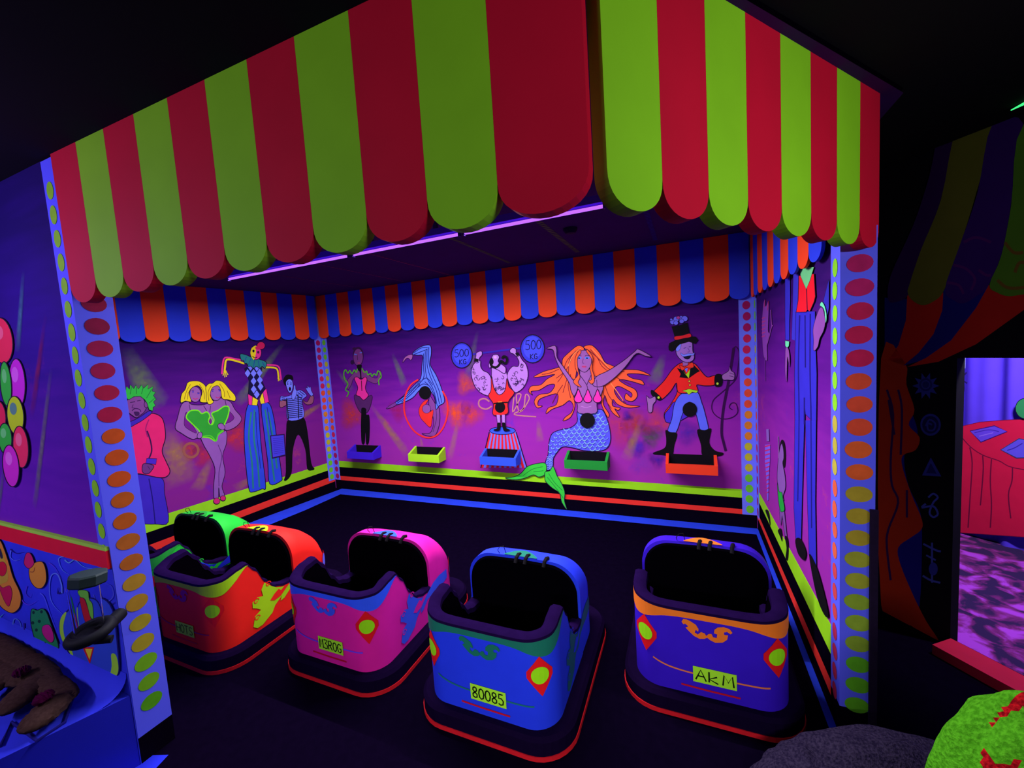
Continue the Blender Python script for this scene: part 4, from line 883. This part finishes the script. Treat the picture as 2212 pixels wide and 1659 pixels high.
# lower panel with painted swirls
m = MB(); m.prism([P_FRONT.pt(-1.6,.0,.006), P_FRONT.pt(1.904,.0,.006), P_FRONT.pt(1.904,.785,.006), P_FRONT.pt(-1.6,.785,.006)], -P_FRONT.n*.0028, paint((50,58,225),.7,.25,5))
pn = tag(m.build('wall_front_lower'), kind='structure')
PF2 = Plane((0,-2.807,0), (1,0,0), (0,-1,0))
def swirl(P, w, c):
    V2, fs = ribbon2d(smooth_pts(P, False), w, False, True)
    MB().add([PF2.at(CK[0]+x/CK[2], CK[1]+y/CK[2])+PF2.n*.002 for x,y in V2], fs, paint(c)).build('painted_swirl', pn)
for P, w, c in [([(860,900),(855,780),(800,640),(720,650),(690,780),(700,960),(760,1080),(860,1180)],22,(95,130,235)),([(850,890),(800,900),(810,820)],26,(30,20,110)),
  ([(1120,380),(850,400),(820,470),(870,580),(960,640)],18,(90,140,235)),([(900,440),(960,480),(1040,440),(1140,520),(1250,560),(1400,545)],18,(90,150,220)),
  ([(160,310),(150,400),(220,450),(290,430)],16,(95,120,235)),([(150,290),(230,350),(350,330)],16,(40,24,130)),
  ([(380,800),(360,900),(420,960),(440,900)],14,(80,50,200)),([(180,1400),(200,1260),(270,1280),(300,1400),(250,1560)],18,(80,120,220)),
  ([(1380,900),(1420,1000),(1500,1010),(1570,930),(1540,800),(1450,760)],20,(80,90,210)),([(1370,1000),(1480,1080),(1600,1020)],30,(30,20,110)),
  ([(340,1310),(350,1500),(380,1659)],22,(40,26,150)),([(0,1240),(60,1180)],18,(70,150,200)),([(560,900),(620,960),(700,1200),(780,1400)],18,(80,90,240)),([(280,920),(330,1020),(420,1060),(520,1000)],16,(100,60,220)),
  ([(680,480),(760,540),(850,700)],16,(90,60,220))]: swirl(P, w, c)
G_K = 'painted shapes on the blue panel left of the booth'
f = Fig('painted_fish', 'orange fish with a red heart on the blue panel, at the left edge', 'mural shape', PF2, CK, G_K, lift=.004)
f.part('body').p((228,140,40),[(-60,150),(20,170),(80,300),(140,480),(200,680),(280,850),(308,960),(290,1080),(230,1150),(160,1165),(60,1110),(0,1040),(-80,900)],9)
f.p((205,165,40),[(-40,300),(30,290),(100,480),(130,700),(60,760),(-40,740)]); f.e((215,24,48),50,560,62,100,4).p((205,24,70),[(10,780),(60,820),(150,790),(185,870),(180,960),(140,1075),(80,1000),(20,850)],4).p((50,40,60),[(0,280),(30,290),(60,400),(30,410)])
f.done()
f = Fig('painted_fish', 'small amber fruit shape with a pink top on the blue panel', 'mural shape', PF2, CK, G_K, lift=.004)
f.part('body').p((228,148,40),[(420,560),(490,480),(590,460),(640,540),(658,700),(620,800),(560,830),(490,800),(430,700)],8).l((150,80,30),[(430,600),(480,600),(500,540)],10)
f.part('top').p((212,30,100),[(380,350),(440,350),(490,470),(450,540),(400,550),(350,480)],6)
f.done()
f = Fig('painted_fish', 'green spotted shape with a magenta spot low on the blue panel', 'mural shape', PF2, CK, G_K, lift=.004)
f.part('body').p((30,140,84),[(460,1110),(530,1130),(600,1105),(660,1160),(720,1320),(780,1480),(820,1600),(820,1700),(770,1730),(660,1700),(520,1580),(450,1350),(440,1200)],9)
for x,y in [(480,1160),(590,1150),(520,1400),(540,1560),(640,1590),(700,1650),(560,1280),(470,1300)]: f.e((14,60,50),x,y,18,22)
f.part('spot').p((200,30,130),[(620,1340),(700,1330),(750,1420),(765,1530),(720,1570),(640,1500),(600,1410)],4)
f.done()
f = Fig('painted_surfboard', 'blue leaf shaped board with lime edges, painted beside the dotted post', 'mural shape', PF2, (0,1100,2.9675), G_K, lift=.004)
f.part('board').p((48,78,205),[(435,655),(500,600),(640,560),(730,640),(765,900),(770,1030),(740,1085),(690,1085),(590,1050),(500,980),(430,880),(392,770),(400,700)],9,lc=(20,10,100))
f.part('edge').p((165,225,60),[(435,655),(400,690),(390,760),(405,830),(440,890),(480,950),(462,880),(425,820),(415,740)],0).p((165,225,60),[(722,925),(752,930),(768,1000),(762,1050),(735,1080),(712,1078),(725,1000)],0)
f.part('triangle').p((205,30,40),[(538,880),(612,880),(585,988)],0,sm=False).p((235,215,40),[(555,890),(602,890),(583,960)],0,sm=False)
f.part('creature').p((210,32,40),[(490,590),(520,560),(560,590),(600,680),(610,720),(560,740),(520,700)],4).p((120,215,60),[(470,540),(520,520),(590,520),(600,570),(630,600),(632,690),(600,680),(560,580),(500,570)],4)
f.done()
# ledge: blue sculpted shelf running along the panel
ZL = .285
L1 = (1.902,-2.8075); L2 = (1.40,-4.25)
m = MB(); pts = [(-1.6,-2.81,ZL),(L1[0],L1[1],ZL),(L2[0],L2[1],ZL),(-1.6,-4.25,ZL)]
m.prism(pts, Vector((0,0,-ZL+.002)), paint((52,62,240),.75,.2,4), paint((34,38,200),.8,.12,5))
lg = tag(m.build('blue_ledge'), 'broad blue sculpted ledge along the foot of the panel, left of the dotted post', 'ledge')
m = MB(); V = []; F = []
for i in range(9):
    a = math.pi/2*i/8; r = .09
    V += [(-1.6,-2.808-r*(1-math.sin(a)),ZL+r*(1-math.cos(a))),(1.900-.36*r*(1-math.sin(a)),-2.808-r*(1-math.sin(a)),ZL+r*(1-math.cos(a)))]
for i in range(8): F.append((2*i,2*i+1,2*i+3,2*i+2))
m.add(V, F, paint((52,62,240),.75,.2,4)); m.build('cove', lg, smooth=True)
m = MB(); m.add([(1.2,-4.3,.0012),(1.55,-4.3,.0012),(2.03,-2.95,.0012),(1.965,-2.745,.0012),(1.82,-2.80,.0012)], [(0,1,2,3,4)], paint((34,44,215),.8,.15)); o = m.build('painted_floor', bpy.data.objects['floor']); tag(o, 'blue painted floor below the ledge')
# bracket with a cup ring and clear tube beside the post
def onY(px, py, Y): d = ray(px, py); return CAM+d*((Y-CAM.y)/d.y)
YD = -2.91; cT, cB = onY(190,1252,YD), onY(196,1366,YD)
t = thing('cup_dispenser', 'black ringed holder with clear tube and grey lid, mounted on the blue panel', 'cup holder', (cT.x,YD,cB.z))
lean = Matrix.Rotation(math.radians(-8),4,'X')
DKG = paint((36,52,52),.6,.2,30); VB = paint((10,12,20),.7,.1)
m = MB(); m.lathe([(0,.022),(.046,.022),(.051,.017),(.051,-.010),(.046,-.016),(0,-.016)], DKG, cT, 8, lean); tag(rel(m,t.location).build('lid', t), 'dark grey eight sided lid')
m = MB(); m.tube([Vector((cB.x+.050*math.cos(a),YD+.05*math.sin(a),cB.z+.008*math.sin(a))) for a in [i*2*math.pi/24 for i in range(24)]], .0175, VB, 10, True); m.lathe([(0,-.03),(.042,-.022),(.055,.004),(.05,.012),(.04,.004),(0,.002)], VB, (cB.x,YD,cB.z), 20); rel(m,t.location).build('ring', t, True)
gm = bpy.data.materials.new('clear_plastic'); gm.use_nodes = True; b = gm.node_tree.nodes['Principled BSDF']; b.inputs['Transmission Weight'].default_value = 1; b.inputs['Roughness'].default_value = .08; b.inputs['IOR'].default_value = 1.05; b.inputs['Base Color'].default_value = (.8,.8,.9,1)
m = MB(); m.lathe([(.041,cT.z-.02-cB.z),(.038,.012)], gm, (cB.x-.004,YD,cB.z), 20); rel(m,t.location).build('clear_tube', t, True)
m = MB(); m.tube([Vector((cB.x+.01,YD+.02,cB.z-.01)), Vector((cB.x-.01,YD+.05,cB.z-.01)), Vector((cB.x-.045,-2.809,cB.z-.005))], .022, VB, 10); rel(m,t.location).build('bracket', t, True)
m = MB(); m.tube([Vector((cB.x-.045,YD+.0,cB.z-.018)), Vector((cB.x,YD+.01,cB.z-.036)), Vector((cB.x+.03,YD+.04,cB.z-.045))], .013, VB, 10); rel(m,t.location).build('lower_bar', t, True)
# brown furry paw shapes lying on the ledge
def onZ(px, py, zz): d = ray(px, py); return CAM+d*((zz-CAM.z)/d.z)
def blob(mb, c, axis, L_, r, m, seed, n=20, k=14, amp=.006, flat=.75):
    ax = Vector(axis).normalized(); up = Z - ax*ax.z; up.normalize(); sd = ax.cross(up); V = []; F = []; rn = random.Random(seed)
    for i in range(n+1):
        t_ = i/n; rr = r*(max(0,1-abs(2*t_-1)**2.4))**.5
        for j in range(k):
            a = 2*math.pi*j/k; q = rr*(1+rn.uniform(-1,1)*amp/r) if 0 < i < n else 0
            V.append(Vector(c)+ax*(t_-.5)*L_+sd*q*math.cos(a)+up*q*flat*math.sin(a))
    for i in range(n):
        for j in range(k): F.append((i*k+j, i*k+(j+1)%k, (i+1)*k+(j+1)%k, (i+1)*k+j))
    mb.add(V, F, m)
BR = paint((72,52,46),.98,.5,90,0); MR = paint((70,10,50),.95,.2,40,0)
zt_ = ZL+.06
pw = thing('furry_paw', 'brown furry paw with maroon pads resting on the blue ledge', 'soft toy', onZ(60,1490,ZL))
m = MB()
for (a,b_,r) in [((-70,1370),(70,1450),.10),((-20,1400),(110,1470),.09),((30,1440),(150,1500),.07),((60,1575),(140,1500),.085),((95,1545),(150,1495),.06),((15,1535),(90,1460),.085),((-30,1500),(60,1430),.06),((-40,1430),(60,1470),.08)]:
    A, B = onZ(*a,zt_-.015), onZ(*b_,zt_-.015); blob(m, (A+B)/2, B-A, (B-A).length*1.2, r*.62, BR, int(a[0])+77, 26, 22, .004, .5)
rel(m,pw.location).build('fur', pw, True)
for (a,b_,r) in [((28,1458),(65,1443),.02),((75,1520),(112,1495),.022)]:
    m = MB(); A, B = onZ(*a,zt_+.025), onZ(*b_,zt_+.025); blob(m, (A+B)/2, B-A, (B-A).length*1.2, r, MR, int(a[0]))
    rel(m,pw.location).build('pad', pw, True)
m = MB(); P = [onZ(a,b_,ZL+.0055) for a,b_ in [(0,1612),(25,1560),(80,1600),(140,1560),(160,1500),(165,1490)]]
m.tube(P, .005, paint((26,22,120),.8,.1), 8); tag(rel(m,P[2]).build('wire_edge'), 'dark blue curved wire lying on the blue ledge round the paw', 'wire'); bpy.data.objects['wire_edge'].location = P[2]

# ================================================================= right of the booth: fortune teller's doorway
CT = (1860,560,1.8466)
P_T = P_TENT
def tu(px, py): return P_T.uz(px, py)
u_l = tu(2062,1000)[0]; z_top = tu(2100,773)[1]; z_bot = .03
m = MB()
uw0 = -.62
def rect(m, u0, u1, z0, z1, off, mt, th=.05): m.prism([P_T.pt(u0,z0,off),P_T.pt(u1,z0,off),P_T.pt(u1,z1,off),P_T.pt(u0,z1,off)], -P_T.n*th, mt)
VBK = paint((8,5,16),.9,.2)
rect(m, uw0, u_l, 0, 2.262, 0, VBK, .05); rect(m, u_l, 1.6, z_top, 2.262, 0, VBK, .05)
tag(m.build('wall_right_outer'), kind='structure')
m = MB(); rect(m, u_l+.005, 1.6, 0, .045, .125, paint((190,22,56),.7,.2), .12); tag(m.build('red_threshold'), 'red threshold step at the doorway right of the booth', 'step')
# alcove behind the opening: carpet, violet drapes
dpt = 1.40
cpt = bpy.data.materials.new('swirled_carpet'); cpt.use_nodes = True; nt = cpt.node_tree; b = nt.nodes['Principled BSDF']; b.inputs['Roughness'].default_value = 1
tc = nt.nodes.new('ShaderNodeTexCoord'); n1 = nt.nodes.new('ShaderNodeTexNoise'); n1.inputs['Scale'].default_value = 9; n1.inputs['Detail'].default_value = 7; n1.inputs['Distortion'].default_value = .6
r1 = nt.nodes.new('ShaderNodeValToRGB'); el = r1.color_ramp.elements; el[0].position = .44; el[0].color = [lin(v) for v in (40,6,70)]+[1]; el[1].position = .62; el[1].color = [lin(v) for v in (175,60,205)]+[1]
e_ = el.new(.52); e_.color = [lin(v) for v in (120,24,110)]+[1]
nt.links.new(tc.outputs['Object'], n1.inputs['Vector']); nt.links.new(n1.outputs['Fac'], r1.inputs[0]); nt.links.new(r1.outputs[0], b.inputs['Base Color'])
back = Plane(P_T.o-P_T.n*dpt, P_T.u, P_T.n)
m = MB(); m.prism([P_T.pt(u_l-.05,.012,-.05),P_T.pt(1.6,.012,-.05),back.pt(1.6,.012,0),back.pt(u_l-1.85,.012,0)], Vector((0,0,-.01)), cpt); tag(m.build('floor_1'), kind='structure')
# pleated drape on the alcove's back wall
m = MB(); V = []; F = []; n = 240
for i in range(n+1):
    u = u_l-1.8+3.0*i/n; off = .02+.012*math.sin(u*38)+.008*math.sin(u*61+1)
    V += [back.pt(u,.012,off), back.pt(u,2.2,off)]
for i in range(n): F.append((2*i,2*i+2,2*i+3,2*i+1))
m.add(V, F, paint((96,66,245),.8,.1)); tag(m.build('violet_drape', smooth=True), 'violet pleated drape behind the red table in the doorway', 'drape')
m = MB(); m.prism([back.pt(u_l-1.86,0,0),back.pt(1.8,0,0),back.pt(1.8,2.262,0),back.pt(u_l-1.86,2.262,0)], -back.n*.04, VBK); m.prism([P_T.pt(u_l-.06,0,-.052),back.pt(u_l-1.86,0,0),back.pt(u_l-1.86,2.262,0),P_T.pt(u_l-.06,2.262,-.052)], -P_T.u*.03, VBK)
m.prism([P_T.pt(u_l-.05,2.2,-.05),P_T.pt(1.6,2.2,-.05),back.pt(1.6,2.2,0),back.pt(u_l-1.85,2.2,0)], Vector((0,0,.01)), VBK); tag(m.build('wall_alcove'), kind='structure')
# round table painted as a flat cut-out standing in front of the drape
CTB = (2040,760,3.95)
PB = Plane(back.o+back.n*.06, back.u, back.n)
f = Fig('painted_table', 'pink red table with playing cards, a painted flat in front of the violet drape', 'painted flat', PB, CTB, lift=.003)
RT = (222,24,74)
f.part('cloth').p(RT,[(130,640),(300,600),(520,582),(679,575),(1000,575),(1000,1640),(679,1580),(100,1540),(105,1300),(125,1000)],5,sm=False,lc=(120,10,60))
f.l((120,10,60),[(140,715),(225,810),(330,880),(470,930),(600,990),(1000,1050)],8)
for q in [((220,815),(240,950),(225,1200),(205,1500)),((330,885),(335,1000),(320,1200),(310,1310)),((405,915),(395,1100),(405,1300),(395,1500)),((585,985),(580,1100),(550,1220),(570,1420))]: f.l((120,10,60),q,11)
f.part('card').p((108,70,235),[(222,675),(430,630),(540,680),(315,770)],8,sm=False,lc=(60,16,120)).l((70,40,180),[(260,690),(380,665),(470,680)],7).l((150,110,255),[(300,720),(420,690)],8)
f.part('card').p((100,84,235),[(485,835),(640,740),(760,760),(760,900),(620,905)],8,sm=False,lc=(50,60,110)).l((60,40,170),[(540,840),(600,820),(670,780)],8)
f.done()
f = Fig('painted_ball', 'green painted ball on the far side of the painted table, right edge', 'painted flat', PB, CTB, lift=.012)
f.part('ball').e((50,150,90),705,482,88,88,6); f.done()
f = Fig('painted_candle', 'small white candle on a dark scrolled bracket in front of the violet drape', 'candle', PB, CTB, lift=.012)
f.part('candle').p((170,180,255),[(150,50),(192,50),(190,140),(150,140)],0,sm=False)
f.part('bracket').l((36,18,110),[(172,140),(172,260),(172,330),(150,390),(115,430)],20).l((36,18,110),[(140,180),(172,200),(200,175)],12).l((36,18,110),[(140,268),(172,250),(205,268)],12)
f.done()
# painted curtain, symbols and scalloped tent roof on the black wall
f = Fig('painted_curtain', 'orange curtain with blue lining painted down the black wall beside the wide dotted post', 'mural curtain', P_T, CT, lift=.003)
OC, BC = (190,50,18), (24,18,130)
f.part('lining').p(BC,[(160,560),(215,640),(225,720),(175,780),(190,900),(235,1000),(245,1100),(235,1380),(200,1350),(150,1200),(140,800)],0)
f.part('drape').p(OC,[(82,395),(180,420),(183,500),(215,600),(192,660),(235,710),(220,760),(172,780),(165,820),(200,930),(245,1040),(240,1080),(200,1110),(150,1150),(160,1220),(210,1340),(260,1440),(312,1528),(200,1460),(82,1380)],0)
for q in [((105,520),(130,620),(120,800),(125,900),(150,970),(110,1080),(105,1150),(120,1280)),((150,520),(165,600),(160,780)),((185,920),(185,1030)),((112,560),(135,700))]: f.l((60,10,80),q,9)
f.done()
f = Fig('painted_symbol', 'blue sun symbol painted on the black wall, topmost of the column', 'mural symbol', P_T, CT, 'symbols painted in a column', lift=.003)
SB = (50,56,150)
st = []
for i in range(20): a = math.pi*2*i/20; r = (60 if i%2 == 0 else 34); st.append((260+r*.9*math.cos(a), 505+r*.9*math.sin(a)))
f.part('sun').p(SB, st, 0, sm=False).e((30,34,110),260,500,26,26).l(SB,ell(260,500,16,16,14),5,True,False); f.done()
f = Fig('painted_symbol', 'blue spiral disc painted on the black wall under the sun symbol', 'mural symbol', P_T, CT, 'symbols painted in a column', lift=.003)
f.part('disc').e(SB,279,660,41,44).e((20,20,80),279,660,33,35).l(SB,[(260,665),(275,640),(298,655),(292,680),(270,680),(268,655),(285,660)],7); f.done()
f = Fig('painted_symbol', 'blue triangle painted on the black wall between the disc and the squiggle', 'mural symbol', P_T, CT, 'symbols painted in a column', lift=.003)
f.part('triangle').p(SB,[(280,790),(322,866),(245,862)],0,sm=False).p((26,26,100),[(280,812),(304,856),(262,852)],0,sm=False); f.done()
f = Fig('painted_symbol', 'blue looped squiggle painted on the black wall under the triangle', 'mural symbol', P_T, CT, 'symbols painted in a column', lift=.003)
f.part('squiggle').l((70,80,180),[(270,950),(290,935),(308,950),(290,970),(275,1010),(290,1028),(308,1015),(290,985),(245,990),(260,975)],8); f.done()
f = Fig('painted_symbol', 'blue crossed sign painted on the black wall, lowest of the column', 'mural symbol', P_T, CT, 'symbols painted in a column', lift=.003)
f.part('sign').l((70,80,180),[(250,1135),(300,1160),(320,1165)],8).l((70,80,180),[(285,1130),(285,1290)],8).e(SB,290,1235,18,26).l((70,80,180),[(248,1262),(280,1280),(318,1290)],8).l((70,80,180),[(262,1180),(300,1200)],7); f.done()
CA = (1920,350,3.687)
f = Fig('painted_tent_roof', 'dim striped tent roof with an orange and blue swag, painted above the doorway', 'mural tent', P_T, CA, lift=.003)
f.part('swag').p((20,16,110),[(-30,1080),(150,1090),(145,1260),(100,1440),(0,1560),(-30,1500)],0,sm=False)
f.p((196,30,20),[(150,1060),(440,1040),(440,1160),(360,1370),(240,1520),(120,1620),(0,1575),(80,1460),(140,1260)],0,sm=False)
f.p((24,16,120),[(440,1010),(800,980),(700,1160),(500,1420),(300,1570),(120,1622),(240,1520),(360,1370),(430,1180)],0,sm=False)
f.p((196,30,20),[(800,980),(1077,1000),(1500,950),(1500,1000),(1077,1180),(700,1450),(400,1590),(150,1632),(300,1560),(500,1420),(700,1160)],0,sm=False)
def scal(c, xl, xr, yt, yb, sx): f.p(c,[(xl+sx,yt),(xr+sx,yt),(xr,yb-90),(xr-30,yb-25),((xl+xr)/2,yb),(xl+30,yb-25),(xl,yb-90)],0)
f.part('roof_stripe').p((52,8,80),[(0,1100),(20,900),(200,500),(330,100),(420,-300),(560,-300),(430,250),(330,620),(220,880),(155,1060),(80,1110)],0)
f.part('roof_stripe').p((104,104,30),[(155,1040),(170,970),(260,700),(420,300),(560,-300),(830,-300),(700,250),(560,700),(445,1020),(360,1110),(270,1140),(190,1100)],0)
f.part('roof_stripe').p((58,10,110),[(452,1010),(560,690),(710,250),(830,-300),(1080,-300),(990,250),(930,650),(800,980),(700,1070),(600,1125),(520,1100)],0)
for q in [((520,820),(620,850),(690,930),(660,1020)),((470,960),(560,980),(600,1050)),((600,640),(700,600),(820,640)),((720,860),(780,900),(820,900))]: f.l((88,16,110),q,22)
f.part('roof_stripe').p((84,134,30),[(808,975),(900,750),(980,350),(1080,-300),(1600,-300),(1500,950),(1300,1040),(1077,1055),(960,1068),(870,1040)],0)
for q in [((870,940),(950,1000),(1077,1000),(1300,960)),((1010,880),(1050,800),(1140,820)),((930,640),(1000,720),(1077,720))]: f.l((120,90,30),q,26)
f.done()
# dark strip leaning at the foot of the wide dotted post
m = MB(); m.box((4.452,-1.812,0),(4.474,-1.802,.868), paint((26,12,40),.95,.4,60)); tag(m.build('dark_guard_strip'), 'narrow dark strip standing against the foot of the wide dotted post', 'guard strip')
# green reflection on the dark ceiling at the right, put in as a glowing streak
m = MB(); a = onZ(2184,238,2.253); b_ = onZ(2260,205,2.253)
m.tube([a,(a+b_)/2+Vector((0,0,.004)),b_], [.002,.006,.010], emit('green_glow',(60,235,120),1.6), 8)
tag(rel(m,a).build('green_reflection_streak', smooth=True), 'short green reflection streak, made to glow, near the ceiling at the right edge', 'light'); bpy.data.objects['green_reflection_streak'].location = a
# ================================================================= bottom right: dark fleece mound and lime plush
from mathutils import noise
def mound(name, label, cat, c, R, m, seed, amp, extra=None, sub=5):
    bm = bmesh.new(); bmesh.ops.create_icosphere(bm, subdivisions=sub, radius=1)
    for v in bm.verts:
        n_ = noise.noise(v.co*1.6+Vector((seed,0,0)))*amp + noise.noise(v.co*5+Vector((seed,3,0)))*amp*.3 + noise.noise(v.co*28)*amp*.04
        v.co = v.co*(1+n_); v.co = Vector((v.co.x*R[0], v.co.y*R[1], v.co.z*R[2]))
    me = bpy.data.meshes.new(name); bm.to_mesh(me); bm.free(); me.polygons.foreach_set('use_smooth',[True]*len(me.polygons))
    me.materials.append(m); o = bpy.data.objects.new(name, me); COL.objects.link(o); o.location = c; return tag(o, label, cat)
def fleece(name, c, c2):
    m = bpy.data.materials.new(name); m.use_nodes = True; nt = m.node_tree; b = nt.nodes['Principled BSDF']; b.inputs['Roughness'].default_value = 1; b.inputs['Specular IOR Level'].default_value = 0
    tc = nt.nodes.new('ShaderNodeTexCoord'); n = nt.nodes.new('ShaderNodeTexNoise'); n.inputs['Scale'].default_value = 130; n.inputs['Detail'].default_value = 8
    r = nt.nodes.new('ShaderNodeValToRGB'); e = r.color_ramp.elements; e[0].position = .38; e[0].color = [lin(v) for v in c2]+[1]; e[1].position = .62; e[1].color = [lin(v) for v in c]+[1]
    bp = nt.nodes.new('ShaderNodeBump'); bp.inputs['Strength'].default_value = .7; bp.inputs['Distance'].default_value = .01
    L = nt.links.new; L(tc.outputs['Object'], n.inputs['Vector']); L(n.outputs['Fac'], r.inputs[0]); L(r.outputs[0], b.inputs['Base Color']); L(n.outputs['Fac'], bp.inputs['Height']); L(bp.outputs[0], b.inputs['Normal']); return m
FD = fleece('dark_fleece', (48,40,60), (28,22,42))
dm = mound('fleece_mound', 'dark grey fleecy mound low at the bottom right, in front of the wide post', 'fleece blanket', (4.55,-2.13,.06), (.46,.18,.215), FD, 2, .22)
FG = fleece('lime_fleece', (84,170,30), (62,138,20)); RM = fleece('red_fleece', (190,24,30), (120,10,20))
gp = mound('lime_plush', 'lime green fluffy plush with red star markings, at the bottom right corner', 'soft toy', (4.57,-2.49,.34), (.27,.17,.41), FG, 9, .16, sub=6)
gp.data.materials.append(RM)
star = [(2124,1612),(2131,1618),(2139,1643),(2151,1654),(2180,1647),(2206,1641),(2210,1647),(2190,1665),(2190,1700),(2115,1700),(2119,1658),(2120,1630)]
arc = [(2170,1528),(2212,1495),(2300,1450),(2300,1540),(2212,1531),(2186,1533),(2160,1552),(2140,1568),(2136,1564),(2152,1550)]
bpy.context.view_layer.update()
for pg in gp.data.polygons:
    p = pg.center+gp.location; d = p-CAM; zc = d.dot(_f)
    if zc > 0 and pg.normal.dot(d) < 0:
        x, y = 1106+F_PX*d.dot(_r)/zc, 829.5-F_PX*d.dot(_u)/zc
        if inpoly(x,y,star) or inpoly(x,y,arc): pg.material_index = 1
# ================================================================= light
def area(name, loc, rot, sx, sy, power, col, spread=math.pi):
    l = bpy.data.lights.new(name, 'AREA'); l.shape = 'RECTANGLE'; l.size = sx; l.size_y = sy; l.energy = power; l.color = col; l.spread = spread
    o = bpy.data.objects.new(name, l); COL.objects.link(o); o.location = loc; o.rotation_euler = rot; return o
def aim(o, tgt):
    d = Vector(tgt)-o.location; o.rotation_euler = d.to_track_quat('-Z','Y').to_euler()
UVC = (.90,.86,1.0)
for x0, x1 in ((.87,2.0),(2.03,2.78),(2.80,3.55)):
    area('tube_light', ((x0+x1)/2,-1.56,2.122), (0,0,0), x1-x0-.03, .012, 52*(x1-x0), UVC)
# unseen lamps for the hall in front of the booth
o = area('unseen_hall_lamp', (5.4,-3.55,1.75), (0,0,0), .6, .05, 6.6, UVC, math.radians(92)); aim(o, (4.05,-2.3,1.75))
o = area('unseen_hall_lamp', (4.1,-4.7,1.7), (0,0,0), .9, .05, 8.0, UVC, math.radians(65)); aim(o, (3.4,-2.2,.1))  # low lamp out of view, added to brighten the car fronts
o = area('unseen_hall_lamp', (2.2,-4.9,2.1), (0,0,0), 1.2, .05, 7.5, UVC); aim(o, (2.9,-2.8,1.6))
o = area('hall_tube_left', (.7,-4.3,1.9), (0,0,0), 1.0, .05, 24, (.66,.56,1.0)); aim(o, (1.3,-2.9,.5))
o = area('alcove_tube', P_T.pt(.55,2.02,-.34), (0,0,0), .3, .05, 50, (.85,.78,1.0)); aim(o, back.pt(-.2,.9,0))
o = area('violet_tube', (1.5,-3.35,1.95), (0,0,0), .5, .05, 3.0, (.42,.16,1.0)); aim(o, (2.0,-2.8,1.98))
w = bpy.data.worlds.new('hall_dark'); sc.world = w; w.use_nodes = True
w.node_tree.nodes['Background'].inputs[0].default_value = (.25,.15,1,1); w.node_tree.nodes['Background'].inputs[1].default_value = .03
